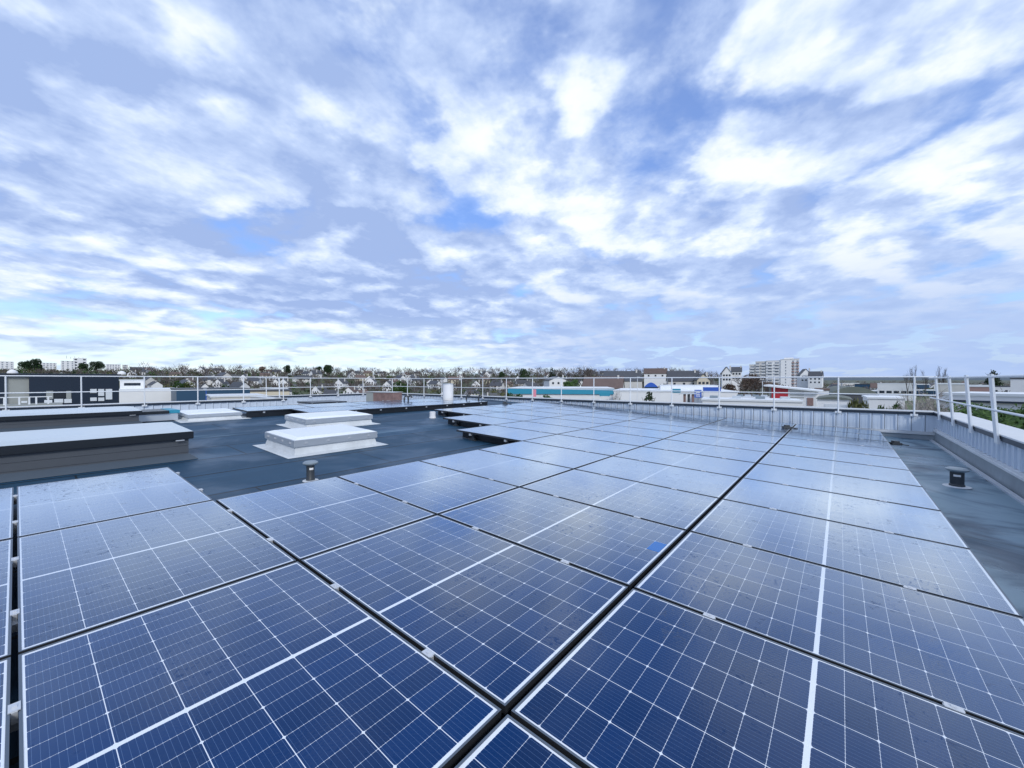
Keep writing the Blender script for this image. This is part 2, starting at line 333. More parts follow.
# ------------------------------------------------------------------ mesh helpers
class MB:
    def __init__(s): s.v = []; s.f = []; s.mi = []
    def quad(s, pts, mi=0):
        n = len(s.v); s.v += [tuple(p) for p in pts]; s.f.append(tuple(range(n, n+len(pts)))); s.mi.append(mi)
    def box(s, x0, x1, y0, y1, z0, z1, mi=0, mt=None, X=None):
        P = [Vector((x, y, z)) for z in (z0, z1) for (x, y) in ((x0, y0), (x1, y0), (x1, y1), (x0, y1))]
        if X is not None: P = [X @ p for p in P]
        n = len(s.v); s.v += [tuple(p) for p in P]
        for k, f in enumerate(((3, 2, 1, 0), (4, 5, 6, 7), (0, 1, 5, 4), (1, 2, 6, 5), (2, 3, 7, 6), (3, 0, 4, 7))):
            s.f.append(tuple(n+i for i in f)); s.mi.append(mt if (mt is not None and k == 1) else mi)
    def tube(s, pts, rs, seg=8, mi=0, caps=True):
        pts = [Vector(p) for p in pts]
        if not hasattr(rs, '__len__'): rs = [rs]*len(pts)
        rings = []
        for i, p in enumerate(pts):
            d = (pts[min(i+1, len(pts)-1)] - pts[max(i-1, 0)]).normalized()
            a = d.orthogonal().normalized() if abs(d.z) > .99 else d.cross(Vector((0, 0, 1))).normalized()
            b = d.cross(a); n = len(s.v); rings.append(n)
            for k in range(seg):
                an = 2*math.pi*k/seg
                s.v.append(tuple(p + a*math.cos(an)*rs[i] + b*math.sin(an)*rs[i]))
        for r0, r1 in zip(rings, rings[1:]):
            for k in range(seg):
                s.f.append((r0+k, r0+(k+1) % seg, r1+(k+1) % seg, r1+k)); s.mi.append(mi)
        if caps:
            s.f.append(tuple(rings[0]+k for k in range(seg))[::-1]); s.mi.append(mi)
            s.f.append(tuple(rings[-1]+k for k in range(seg))); s.mi.append(mi)
    def lathe(s, prof, seg=24, mi=0, c=(0, 0)):
        rings = []
        for r, z in prof:
            n = len(s.v); rings.append(n)
            for k in range(seg):
                an = 2*math.pi*k/seg
                s.v.append((c[0]+r*math.cos(an), c[1]+r*math.sin(an), z))
        for r0, r1 in zip(rings, rings[1:]):
            for k in range(seg):
                s.f.append((r0+k, r0+(k+1) % seg, r1+(k+1) % seg, r1+k)); s.mi.append(mi)
        s.f.append(tuple(rings[0]+k for k in range(seg))[::-1]); s.mi.append(mi)
        s.f.append(tuple(rings[-1]+k for k in range(seg))); s.mi.append(mi)
    def prism(s, poly, axis, a, b, mi=0):
        """poly of 2-D points extruded along axis ('x','y','z') from a to b"""
        def P(p, t):
            return {'x': (t, p[0], p[1]), 'y': (p[0], t, p[1]), 'z': (p[0], p[1], t)}[axis]
        n = len(s.v); k = len(poly)
        s.v += [P(p, a) for p in poly] + [P(p, b) for p in poly]
        s.f.append(tuple(range(n, n+k))[::-1]); s.mi.append(mi)
        s.f.append(tuple(range(n+k, n+2*k))); s.mi.append(mi)
        for i in range(k):
            j = (i+1) % k; s.f.append((n+i, n+j, n+k+j, n+k+i)); s.mi.append(mi)
    def mesh(s, name, mats, smooth=False, bevel=0.):
        me = bpy.data.meshes.new(name); me.from_pydata(s.v, [], s.f)
        for m_ in (mats if isinstance(mats, (list, tuple)) else [mats]): me.materials.append(m_)
        me.polygons.foreach_set('material_index', s.mi)
        bm = bmesh.new(); bm.from_mesh(me)
        if bevel:
            bmesh.ops.remove_doubles(bm, verts=bm.verts, dist=1e-5)
            bmesh.ops.bevel(bm, geom=list(bm.edges), offset=bevel, segments=2, affect='EDGES', clamp_overlap=True)
        if len(bm.faces) < 20000: bmesh.ops.recalc_face_normals(bm, faces=bm.faces)
        bm.to_mesh(me); bm.free()
        if smooth:
            me.polygons.foreach_set('use_smooth', [True]*len(me.polygons))
            try: me.set_sharp_from_angle(angle=R(40))
            except Exception: pass
        me.update(); return me
    def build(s, name, mats, parent=None, smooth=False, bevel=0., loc=None):
        return link(name, s.mesh(name, mats, smooth, bevel), parent, loc)
def link(name, me, parent=None, loc=None):
    o = bpy.data.objects.new(name, me); col.objects.link(o)
    if parent is not None: o.parent = parent
    if loc is not None: o.location = loc
    return o
def tag(o, label=None, cat=None, group=None, kind=None):
    if label: o['label'] = label
    if cat: o['category'] = cat
    if group: o['group'] = group
    if kind: o['kind'] = kind
    return o
def thing(name, label, cat, loc=(0, 0, 0), rz=0., group=None):
    o = bpy.data.objects.new(name, None); col.objects.link(o)
    o.location = loc; o.rotation_euler = (0, 0, rz); o.empty_display_size = .2
    return tag(o, label, cat, group)
def dup(root, loc, rz=0., sca=(1, 1, 1), label=None):
    r = root.copy(); col.objects.link(r); r.location = loc; r.rotation_euler = (0, 0, rz); r.scale = sca
    if label: r['label'] = label
    for ch in list(root.children):
        c = ch.copy(); col.objects.link(c); c.parent = r
        for gch in list(ch.children):
            d = gch.copy(); col.objects.link(d); d.parent = c
    return r
FW = Vector((-math.sin(YAW), math.cos(YAW), 0)); RT = Vector((math.cos(YAW), math.sin(YAW), 0))
def at(px, d, z=0.):
    """ground point seen in picture column px at depth d metres"""
    p = FW*d + RT*((px-512)/F*d); return Vector((p.x, p.y, z))
def hz(py, d): return EYE + (380-py)*d/F        # height of a thing seen at picture row py at depth d

# ------------------------------------------------------------------ ground and hills
def terrain(x, y):
    p = Vector((x, y, 0)); d = p.dot(FW); r = p.dot(RT); dist = p.length
    if d < 1: return 0.
    s = r/d                                           # tangent of the azimuth
    sm = lambda a, b, v: (lambda t: t*t*(3-2*t))(max(0., min(1., (v-a)/(b-a))))
    left = 1 - sm(.35, .75, s)
    h = left*(17.0*sm(190, 520, dist))
    h += 9.0*sm(600, 2400, dist)*(1-left)
    h += .8*math.sin(x*.013+1)*math.sin(y*.017)*sm(200, 400, dist)
    return h
def make_ground():
    mb = MB(); rings = [0, 30, 60, 90, 120, 150, 180, 210, 240, 270, 300, 340, 380, 420, 460, 500, 560, 650, 800, 1000, 1400, 2000, 3000, 4500, 6500]
    seg = 144
    for ri, r_ in enumerate(rings):
        for k in range(seg):
            a = 2*math.pi*k/seg
            x, y = r_*math.cos(a), r_*math.sin(a)
            mb.v.append((x, y, terrain(x, y)))
    for ri in range(len(rings)-1):
        for k in range(seg):
            a, b = ri*seg+k, ri*seg+(k+1) % seg
            mb.f.append((a, b, b+seg, a+seg) if ri else (a, b+seg, a+seg)); mb.mi.append(0)
    tag(mb.build('ground', M['ground'], smooth=True), kind='structure')
    # far ridge
    mb = MB(); N = 60; d = 3200
    for i in range(N+1):
        px = 700 + (1250-700)*i/N
        top = hz(377.3 - 2.6*math.exp(-((px-1010)/60)**2) - .5*math.sin(px*.09) - .6*math.sin(px*.031), d)
        b0, b1 = at(px, d), at(px, d+900)
        mb.v += [(b0.x, b0.y, 0), (b0.x*.5+b1.x*.5, b0.y*.5+b1.y*.5, top), (b1.x, b1.y, 0)]
    for i in range(N):
        for k in range(2):
            a = i*3+k; mb.f.append((a, a+3, a+4, a+1)); mb.mi.append(0)
    tag(mb.build('far_hills', M['hill'], smooth=True), kind='structure')
    g = MB(); P = [at(880, 120), at(962, 110), at(958, 250), at(885, 260)]
    g.quad([(p.x, p.y, .25) for p in P]); tag(g.build('grass_field', M['grass']), kind='structure')
make_ground()

# ------------------------------------------------------------------ the roof we stand on
S = .03745                                           # fall of the roof
RIDGE = -13.2
ZR0 = EYE - 1.445                                    # roof level at X = 0
def roofz(x): return ZR0 - S*x if x >= RIDGE else ZR0 - S*RIDGE + S*(x-RIDGE)
TILT = math.atan(S)
XR, XL, XLL, YF, YJ, YB = 1.85, -18.8, -21.9, 14.45, 7.45, -9.0
CAP = EYE - .80
bld = thing('flat_roofed_building', 'flat dark roofed commercial building carrying the solar panels, with pale ribbed parapet walls', 'building', (-8, 4, 0))
def at_bld(o): o.location = (8, -4, 0); return o
mb = MB()
for xa, xb, ya, yb in ((RIDGE, 2.2, YB, YF+.3), (XL, RIDGE, YB, YF+.3), (XLL-.3, XL, YJ-.3, YF+.3)):
    mb.quad([(xa, ya, roofz(xa)), (xb, ya, roofz(xb)), (xb, yb, roofz(xb)), (xa, yb, roofz(xa))])
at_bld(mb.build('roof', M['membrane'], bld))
mb = MB()
mb.box(XL-.4, 2.45, YB, YF+.45, 0, 9.3); mb.box(XLL-.4, XL-.4, YJ-.4, YF+.45, 0, 9.3)
at_bld(mb.build('facade', M['offwhite'], bld))

def parapet(axis, fixed, a, b, inward, bottom):
    """ribbed inner cladding, dark trim, pale coping; axis = direction of run, inward = +1/-1 along the other axis"""
    prof = []; step = .25; t0 = a
    mb = MB(); jb = MB()
    def put(u0, u1, v0, v1, z0, z1, m=mb):
        v0, v1 = sorted((fixed+v0*inward, fixed+v1*inward))
        if axis == 'x': m.box(u0, u1, v0, v1, z0, z1)
        else: m.box(v0, v1, u0, u1, z0, z1)
    put(a, b, -.02, 0, bottom, CAP-.085)
    n = int((b-a)/step)
    for i in range(n+1):
        u = a+.01+i*step
        put(u, u+.035, .0, .028, bottom+.002, CAP-.087)
        n0 = len(mb.f); put(u+.036, u+.052, .0, .0035, bottom+.003, CAP-.088); mb.mi[n0:] = [1]*(len(mb.f)-n0)  # joint gap beside the rib, its shade painted as a dark strip
        for q_ in (.085, .165): put(u+q_, u+q_+.02, .0, .005, bottom+.004, CAP-.089)
    pw = at_bld(mb.build('parapet', [M['cladding'], M['joint_shade']], bld)); pass
    c = MB(); put(a, b, -.01, .045, CAP-.083, CAP-.012, c); at_bld(c.build('parapet_trim', M['cap'], bld))
    c = MB(); put(a, b, -.40, .05, CAP-.010, CAP+.012, c); at_bld(c.build('parapet_coping', M['captop'], bld))
    c = MB(); put(a, b, -.38, -.34, 9.0, CAP-.011, c); at_bld(c.build('outer_face', M['offwhite'], bld))
    # membrane turned up below the cladding, with a pale drip flashing on top
    u = MB(); pts = [(-.03, bottom-.042), (.02, bottom-.042), (.03, bottom-.12), (.055, bottom-.60), (-.03, bottom-.60)]
    u.prism([(fixed+p*inward, z_) for p, z_ in pts], 'y' if axis == 'y' else 'x', a, b)
    at_bld(u.build('upstand', M['upmem'], bld))
    u = MB(); put(a, b, -.03, .045, bottom-.040, bottom-.004, u); put(a, b, .028, .060, bottom-.075, bottom-.0405, u)
    at_bld(u.build('drip_flashing', M['upstand'], bld))
parapet('y', XR, YB, YF-.0, -1, EYE-1.20)
parapet('x', YF, XLL, XR, -1, EYE-1.30)
parapet('y', XL, YB, YJ, 1, EYE-1.17)
parapet('x', YJ, XLL, XL-.01, 1, EYE-1.20)
parapet('y', XLL, YJ, YF, 1, EYE-1.25)
# loose drainage channel / pipe at the foot of the right hand parapet
mb = MB(); mb.box(XR-.135, XR-.075, YB, YF-.06, roofz(XR-.1)+.002, roofz(XR-.1)+.03)
at_bld(mb.build('gutter_strip', M['zinc'], bld))

# ------------------------------------------------------------------ guardrails
def guardrail(label, axis, fixed, posts, a, b, inward, lean=0., wide=False, rise=.08):
    g = thing('guardrail', label, 'guardrail', (fixed, (a+b)/2, CAP) if axis == 'y' else ((a+b)/2, fixed, CAP), 0, 'guardrails along the roof edge')
    o = g.location.copy()
    TOP = EYE+rise; MID = EYE-(.44 if wide else .38)
    def W(u, v, z): 
        p = Vector((fixed+v*inward, u, z)) if axis == 'y' else Vector((u, fixed+v*inward, z))
        return p - o
    def LV(z): return (.06 if not wide else .068) + lean*(z-(CAP-.12))/(TOP-CAP+.12)
    for u in posts:
        m = MB()
        if wide:
            lo, hi = (u-.085, u+.085)
            z0, z1 = CAP-.13, TOP+.035
            c_ = [W(lo, LV(z0)-.012, z0), W(hi, LV(z0)-.012, z0), W(hi, LV(z0)+.012, z0), W(lo, LV(z0)+.012, z0),
                  W(lo, LV(z1)-.012, z1), W(hi, LV(z1)-.012, z1), W(hi, LV(z1)+.012, z1), W(lo, LV(z1)+.012, z1)]
            n = len(m.v); m.v += [tuple(p) for p in c_]
            for f in ((3, 2, 1, 0), (4, 5, 6, 7), (0, 1, 5, 4), (1, 2, 6, 5), (2, 3, 7, 6), (3, 0, 4, 7)): m.f.append(tuple(n+i for i in f)); m.mi.append(0)
        else:
            m.tube([W(u, .075, CAP-.10), W(u, LV(TOP), TOP)], .019, 8)
        p = m.build('post', M['rail'], g, smooth=not wide)
        q = MB(); c0 = W(u, .06, CAP-.09)
        q.box(c0.x-.07, c0.x+.07, c0.y-.012-.03*(axis == 'y'), c0.y+.012+.03*(axis == 'y'), c0.z-.03, c0.z+.03) if axis == 'x' else q.box(c0.x-.012, c0.x+.012, c0.y-.07, c0.y+.07, c0.z-.03, c0.z+.03)
        q.build('base_plate', M['rail'], p)
    m = MB(); m.tube([W(a, LV(TOP), TOP), W(b, LV(TOP), TOP)], .019, 10); m.build('top_rail', M['rail'], g, smooth=True)
    m = MB(); m.tube([W(a, LV(MID)+.01, MID), W(b, LV(MID)+.01, MID)], .016, 10); m.build('middle_rail', M['rail'], g, smooth=True)
    return g
guardrail('long white pipe guardrail on the left parapet, in front of the navy building', 'y', XL, [-.19+1.5*k for k in range(-3, 6)], -5, YJ+.05, 1, rise=.12)
guardrail('short white guardrail return at the stepped corner of the left parapet', 'x', YJ, [-21.2, -19.7], XLL, XL+.03, 1, rise=.12)
guardrail('white guardrail on the set back parapet beyond the weathered box', 'y', XLL, [8.35+1.52*k for k in range(4)], YJ, YF, 1, rise=.10)
far_posts = [1.45-1.5*k for k in range(16)]
guardrail('long white pipe guardrail across the far parapet beyond the solar panels', 'x', YF, [x for x in far_posts if x > XLL+.3], XLL, XR, -1)
guardrail('white guardrail with broad leaning flat posts on the right hand parapet', 'y', XR, [13.53, 12.04, 10.59, 9.07, 6.05], 2, YF, -1, lean=.065, wide=True, rise=.05)

# ------------------------------------------------------------------ solar panels
def panel_meshes():
    g = MB(); hx, hy = PLX/2, PLY/2
    g.quad([(-hx+.008, -hy+.008, 0), (hx-.008, -hy+.008, 0), (hx-.008, hy-.008, 0), (-hx+.008, hy-.008, 0)])
    glass = g.mesh('glass', M['cell'])
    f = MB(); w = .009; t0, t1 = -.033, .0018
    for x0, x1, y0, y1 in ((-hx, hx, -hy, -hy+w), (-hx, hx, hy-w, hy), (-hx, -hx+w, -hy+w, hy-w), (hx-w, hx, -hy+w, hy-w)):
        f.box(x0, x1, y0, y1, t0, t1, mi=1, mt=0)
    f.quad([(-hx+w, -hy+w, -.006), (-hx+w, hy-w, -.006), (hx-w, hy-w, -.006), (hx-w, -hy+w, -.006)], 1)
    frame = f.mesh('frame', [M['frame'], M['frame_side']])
    c = MB(); c.box(-.027, .027, -.015, .015, .002, .0055); c.box(-.008, .008, -.006, .006, .0056, .011); c.box(-.03, .03, -.008, .008, -.04, .0019)
    clamp = c.mesh('clamp', M['clamp'])
    s = MB(); s.box(-.09, .09, -.05, .05, -.178, -.165); s.box(-.025, .025, -.02, .02, -.165, -.072); s.box(-.05, .05, -.03, .03, -.166, -.125)
    foot = s.mesh('support_foot', M['plastic_dark'])
    r_ = MB(); r_.box(-.022, .022, -hy-.01, hy+.01, -.073, -.034)
    rail = r_.mesh('mounting_rail', M['steel'])
    return glass, frame, clamp, foot, rail
GLASS, FRAME, CLAMP, FOOT, RAIL = panel_meshes()
Y0, DY, X0, DX = -.0126, 1.154, -.9663, 1.7445
ORD = ['first', 'second', 'third', 'fourth', 'fifth', 'sixth', 'seventh', 'eighth', 'ninth', 'tenth', 'eleventh', 'twelfth', 'thirteenth']
exposed = []
def panel(x, y, tilt, label, group, near_edge, clamps_near=False):
    z = roofz(x)
    p = thing('solar_panel', label, 'solar panel', (x, y, z), 0, group)
    p.rotation_euler = (random.uniform(-.0016, .0016), tilt + random.uniform(-.0010, .0010), 0)
    H = .180
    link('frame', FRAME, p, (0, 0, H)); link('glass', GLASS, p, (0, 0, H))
    for sx in (-.43, .43):
        link('clamp', CLAMP, p, (sx + random.uniform(-.03, .03), PLY/2+.010, H))
        link('mounting_rail', RAIL, p, (sx*1.08, 0, H))
        if clamps_near: link('clamp', CLAMP, p, (sx, -PLY/2-.010, H))
    for sx in (-.43*1.08, .43*1.08):
        if near_edge: link('support_foot', FOOT, p, (sx, -PLY/2+.10, H))
    if near_edge: exposed.append(p)
    return p
cols = [(-1, range(0, 12)), (0, range(-1, 12)), (1, range(-1, 12)), (2, [-1, 0]+list(range(5, 12))), (3, range(6, 12)), (4, range(7, 12))]
cname = {-1: 'column beside the bare roof strip', 0: 'second column from the bare roof strip', 1: 'third column from the bare roof strip',
         2: 'fourth column from the bare strip', 3: 'fifth column from the bare strip', 4: 'leftmost column of the main array'}
for c, rows in cols:
    rows = list(rows)
    for k in rows:
        xc = .773-PLX/2 if c == -1 else X0 - DX*(c+.5)
        yc = Y0 + DY*(k+.5)
        near = (k-1) not in rows
        seq = k - (0 if c == -1 else -1)
        if c in (-1, 0, 1):
            w = 'nearest the camera' if seq == 0 else ('by the far parapet' if k == 11 else '%s from the camera' % ORD[seq])
        elif c == 2:
            w = {-1: 'cut by the picture edge', 0: 'tucked against the dark roof box'}.get(k) or ('%s beyond the roof gap' % ORD[k-5] if k < 11 else 'by the far parapet')
        else:
            first = rows[0]
            w = ('showing its dark underside' if k == first else ('by the far parapet' if k == 11 else '%s beyond the near end' % ORD[k-first]))
        lab = 'blue solar panel %s, %s' % (w, cname[c])
        if c == 0 and k == 2: lab = 'solar panel with one bright blue cell at its edge beside the long dark gap'
        p = panel(xc, yc, TILT, lab, 'solar panels of the main array', near)
        if c == 0 and k == 2:
            b = MB(); xe = PLX/2-.0245
            b.quad([(xe-.090, .003, .0012), (xe, .003, .0012), (xe, .181, .0012), (xe-.090, .181, .0012)])
            o = b.build('cell', M['bright_cell'], p, loc=(0, 0, .18)); o['label'] = 'brighter blue half cell at the panel edge'
for row, xe, ys in ((0, -10.88, 4.87), (1, -12.034, 3.80)):
    for k in range(4):
        p = panel(xe-PLY/2, ys+(PLX+.024)*(k+.5), TILT, 'pale solar panel near the roof ridge, %s of the %s row' % (ORD[k] + ' from left', ('nearer', 'farther')[row]), 'solar panels along the roof ridge', False)
        p.rotation_euler = (Matrix.Rotation(TILT, 3, 'Y') @ Matrix.Rotation(math.pi/2, 3, 'Z')).to_euler()
ridge_shade = MB(); ridge_shade.box(-PLX/2-.01, PLX/2+.01, -PLY/2+.03, -PLY/2+.035, -.174, -.036)  # added black plate imitating the shade below the ridge panels
ridge_shade = ridge_shade.mesh('shade_plate', M['dark_rim'])
for o in [o for o in col.objects if o.get('group') == 'solar panels along the roof ridge']:
    link('support_foot', FOOT, o, (-.3, -PLY/2-.06, .18)) if o.location.y > 8 and o.location.y < 9 else None
    link('shade_plate', ridge_shade, o, (0, 0, .18))
under = MB(); under.box(-PLX/2+.02, PLX/2-.02, -PLY/2+.16, -PLY/2+.165, -.174, -.036)  # added black plate set back, standing in for shade under exposed edges
under = under.mesh('shade_plate', M['dark_rim'])
for o in exposed: link('shade_plate', under, o, (0, 0, .18))

# ------------------------------------------------------------------ rooflights and roof furniture
def roof_box(label, xn, yr, length, width, h, side_h):
    """long dark roof window: sides with boards, black rim, opal top; near right corner at (xn, yr)"""
    b = thing('rooflight', label, 'rooflight', (xn-width/2, yr-length/2, roofz(xn-width/2)), 0, 'long dark rimmed rooflights')
    b.rotation_euler = (0, TILT, 0)
    hx, hy = width/2, length/2
    m = MB(); n = 3; st = h*.74/n
    for i in range(n): m.box(-hx, hx, -hy, hy, i*st+.004, (i+1)*st-.004)
    m.box(-hx+.006, hx-.006, -hy+.006, hy-.006, .0, h*.74)
    m.build('side_boards', M['greyside'], b)
    m = MB(); o = .05
    for x0, x1, y0, y1 in ((-hx-o, -hx+.06, -hy-o, hy+o), (hx-.06, hx+o, -hy-o, hy+o), (-hx+.06, hx-.06, -hy-o, -hy+.06), (-hx+.06, hx-.06, hy-.06, hy+o)):
        m.box(x0, x1, y0, y1, h*.742, h)
    m.build('rim', M['dark_rim'], b, bevel=.006)
    m = MB(); m.quad([(-hx-.03, -hy-.03, h+.003), (hx+.03, -hy-.03, h+.003), (hx-.10, -hy+.1, h+.035), (-hx+.10, -hy+.1, h+.035)])
    m.v = []; m.f = []; m.mi = []
    a = [(-hx-.044, -hy-.044), (hx+.044, -hy-.044), (hx+.044, hy+.044), (-hx-.044, hy+.044)]; c = [(-hx+.12, -hy+.12), (hx-.12, -hy+.12), (hx-.12, hy-.12), (-hx+.12, hy-.12)]
    for i in range(4):
        j = (i+1) % 4; m.quad([(*a[i], h+.003), (*a[j], h+.003), (*c[j], h+.03), (*c[i], h+.03)])
    m.quad([(*p, h+.03) for p in c])
    m.build('glazing', M['greytop'], b)
    m = MB(); e = .10
    a = [(-hx-e, -hy-e), (hx+e, -hy-e), (hx+e, hy+e), (-hx-e, hy+e)]; c = [(-hx-.004, -hy-.004), (hx+.004, -hy-.004), (hx+.004, hy+.004), (-hx-.004, hy+.004)]
    for i in range(4):
        j = (i+1) % 4; m.quad([(*a[i], .006), (*a[j], .006), (*c[j], .085), (*c[i], .085)])
    m.build('membrane_fillet', M['fillet'], b)
    m = MB(); m.box(hx+.052, hx+.056, hy-.16, hy-.06, h*.70, h*.735); m.build('maker_plate', M['clamp'], b)
    return b
roof_box('long dark grey sided rooflight with pale top, nearest at left beside the panels', -7.46, 1.60, 4.2, 1.22, .41, .3)
roof_box('second dark rimmed rooflight seen just over the top of the nearest one', -12.10, 1.72, 4.0, 1.1, .31, .3)

def dome(label, xn, y0, y1, width, h, apron=(.18, .10)):
    cx, cy = xn-width/2, (y0+y1)/2
    b = thing('skylight', label, 'skylight', (cx, cy, roofz(cx)), 0, 'white topped skylights on the dark roof')
    b.rotation_euler = (0, TILT, 0)
    hx, hy = width/2, (y1-y0)/2
    m = MB(); e = apron[0]
    a = [(-hx-e, -hy-e), (hx+e, -hy-e), (hx+e, hy+e), (-hx-e, hy+e)]; i0 = [(-hx-.03, -hy-.03), (hx+.03, -hy-.03), (hx+.03, hy+.03), (-hx-.03, hy+.03)]; c = [(-hx, -hy), (hx, -hy), (hx, hy), (-hx, hy)]
    for i in range(4):
        j = (i+1) % 4
        m.quad([(*a[i], .004), (*a[j], .004), (*i0[j], .014), (*i0[i], .014)])
        m.quad([(*i0[i], .014), (*i0[j], .014), (*c[j], h*.52), (*c[i], h*.52)])
    m.build('apron', M['apron'], b)
    m = MB(); o = .035
    m.box(-hx-o, hx+o, -hy-o, hy+o, h*.525, h*.97)
    f = m.build('frame', M['alu'], b, bevel=.006)
    for i in range(4):
        u = -hy+.15+i*(2*hy-.3)/3
        s = MB(); s.box(hx+o+.002, hx+o+.012, u-.02, u+.02, h*.70, h*.80); s.build('bolt', M['clamp'], f)
        v = -hx+.12+i*(2*hx-.24)/3
        s = MB(); s.box(v-.02, v+.02, -hy-o-.012, -hy-o-.002, h*.70, h*.80); s.build('bolt', M['clamp'], f)
    m = MB(); g = hx+o-.012; k = hy+o-.012
    a = [(-g, -k), (g, -k), (g, k), (-g, k)]; c = [(-g+.10, -k+.10), (g-.10, -k+.10), (g-.10, k-.10), (-g+.10, k-.10)]
    for i in range(4):
        j = (i+1) % 4; m.quad([(*a[i], h*.975), (*a[j], h*.975), (*c[j], h+.025), (*c[i], h+.025)])
    m.quad([(*p, h+.025) for p in c]); m.build('glazing', M['polycarb'], b)
    return b
dome('white topped aluminium skylight with wide pale apron, the nearer of the close pair', -6.68, 2.78, 4.18, 1.12, .25)
dome('white topped aluminium skylight just behind the nearer one of the close pair', -9.15, 4.05, 5.62, 1.05, .24)
dome('low white skylight with long pale apron left of the ridge panels', -12.05, 2.60, 3.66, 1.0, .17, (.2, .1))
# low flat hatch behind the rooflights, dark lid with a blue-grey end
h_ = thing('roof_hatch', 'low black lidded roof hatch with a blue grey end behind the long rooflights', 'roof hatch', (-12.9, 2.05, roofz(-12.9)))
m = MB(); m.box(-.45, .45, -.5, .42, 0, .16); m.build('curb', M['alu'], h_)
m = MB(); m.box(-.5, .5, -.55, .25, .162, .23); m.build('lid', M['dark_rim'], h_, bevel=.006)
m = MB(); m.box(-.47, .47, .252, .46, .162, .24); m.build('end_panel', M['teal'], h_, bevel=.006)
# distant skylight beyond the ridge
hx_ = at(322, 15.6)
b = thing('skylight', 'far low skylight with thin dark lid beyond the ridge near the left parapet corner', 'skylight', (hx_.x, hx_.y, roofz(hx_.x)), 0, 'white topped skylights on the dark roof')
m = MB(); m.box(-.62, .62, -.62, .62, 0, .17); m.build('curb', M['white'], b)
m = MB(); m.box(-.66, .66, -.66, .66, .172, .215); m.build('lid', M['dark_rim'], b, bevel=.006)

def mushroom(label, x, y, h, r, capr, dark=True, plate=True):
    b = thing('roof_vent', label, 'roof vent', (x, y, roofz(x)), 0, 'small pipe vents on the roof')
    m = MB(); m.lathe([(r*1.12, .0), (r*1.12, .03), (r, .04), (r, h*.78)], 20); pipe = m.build('pipe', M['plastic_dark'] if dark else M['white'], b, smooth=True)
    m = MB(); m.lathe([(r*.9, h*.75), (capr, h*.86), (capr*1.02, h*.92), (capr*.8, h*.98), (capr*.25, h)], 24); m.build('hood', M['plastic_cap'] if dark else M['white'], b, smooth=True)
    if plate:
        m = MB(); m.lathe([(r*2.0, .004), (r*1.95, .010), (r*1.3, .014)], 24); m.build('base_flange', M['upstand'], b, smooth=True)
    return b, pipe
v, pipe = mushroom('dark mushroom roof vent standing on the right hand roof strip', 1.27, 8.30, .27, .072, .118)
def vent_sticker(v, r, h0, h1, ang):
    m = MB(); n = 6
    for i in range(n):
        a0, a1 = ang-.5+i/n, ang-.5+(i+1)/n
        m.quad([((r+.002)*math.cos(a0), (r+.002)*math.sin(a0), h0), ((r+.002)*math.cos(a1), (r+.002)*math.sin(a1), h0), ((r+.002)*math.cos(a1), (r+.002)*math.sin(a1), h1), ((r+.002)*math.cos(a0), (r+.002)*math.sin(a0), h1)])
    m.build('sticker', M['sticker'], v)
vent_sticker(v, .072, .15, .178, R(262))
v, pipe = mushroom('grey mushroom roof vent in front of the nearer white skylight', -5.10, 2.30, .25, .046, .086)
vent_sticker(v, .046, .145, .17, R(-10))
mushroom('short white pipe vent by the stepped panel edge', -9.15, 7.60, .19, .085, .088, False, False)
# metal flue
p = at(448, 16.6)
b = thing('flue', 'bright metal cylindrical flue standing beyond the ridge', 'flue', (p.x, p.y, roofz(p.x)))
m = MB(); m.lathe([(.26, 0), (.26, .04), (.215, .05), (.215, .80)], 28); m.build('stack', M['white'], b, smooth=True)
m = MB(); m.lathe([(.225, .801), (.225, .83), (.18, .832)], 28); m.build('rim', M['alu'], b, smooth=True)
# weathered box
p = at(384, 16.6); rz_ = YAW*.4
b = thing('ventilation_unit', 'weathered reddish box unit with pale end beyond the ridge', 'ventilation unit', (p.x, p.y, roofz(p.x)), rz_)
m = MB(); m.box(-.30, .68, -.3, .3, .1, .50); m.build('casing', M['rust'], b, bevel=.01)
m = MB(); m.box(-.68, -.305, -.3, .3, .1, .48); m.build('pale_end', M['beige'], b, bevel=.01)
m = MB(); m.box(-.7, .7, -.33, .33, .502, .52); m.build('top_sheet', M['upstand'], b)
for sx in (-.55, .55):
    m = MB(); m.box(sx-.06, sx+.06, -.3, .3, 0, .098); m.build('skid', M['plastic_dark'], b)
p = at(402, 16.0)
b = thing('roof_plinth', 'low white slab plinth on the roof right of the weathered box', 'plinth', (p.x, p.y, roofz(p.x)), rz_)
m = MB(); m.box(-.65, .65, -.25, .25, 0, .13); m.build('slab', M['white'], b, bevel=.01)
m = MB(); m.box(-.6, .6, -.2, .2, .131, .15); m.build('cover', M['apron'], b)
for i, (px, d, lab) in enumerate(((404.3, 15.6, 'dark bent pipe outlet on the roof, left of the close pair by the white plinth'), (408.3, 15.6, 'dark bent pipe outlet on the roof, right of the close pair by the white plinth'),
                             (466.5, 17.2, 'dark bent pipe outlet right of the metal flue, left of two'), (478.5, 17.2, 'dark bent pipe outlet right of the metal flue, right of two'))):
    p = at(px, d)
    b = thing('pipe_outlet', lab, 'pipe', (p.x, p.y, roofz(p.x)), YAW, 'gooseneck cable outlets on the roof')
    m = MB(); m.tube([(0, 0, 0), (0, 0, .26), (.02, 0, .32), (.07, 0, .35), (.12, 0, .33), (.14, 0, .27)], .032, 8); m.build('pipe', M['plastic_dark'], b, smooth=True)
    m = MB(); m.lathe([(.08, .002), (.06, .012)], 16); m.build('base_flange', M['upstand'], b)
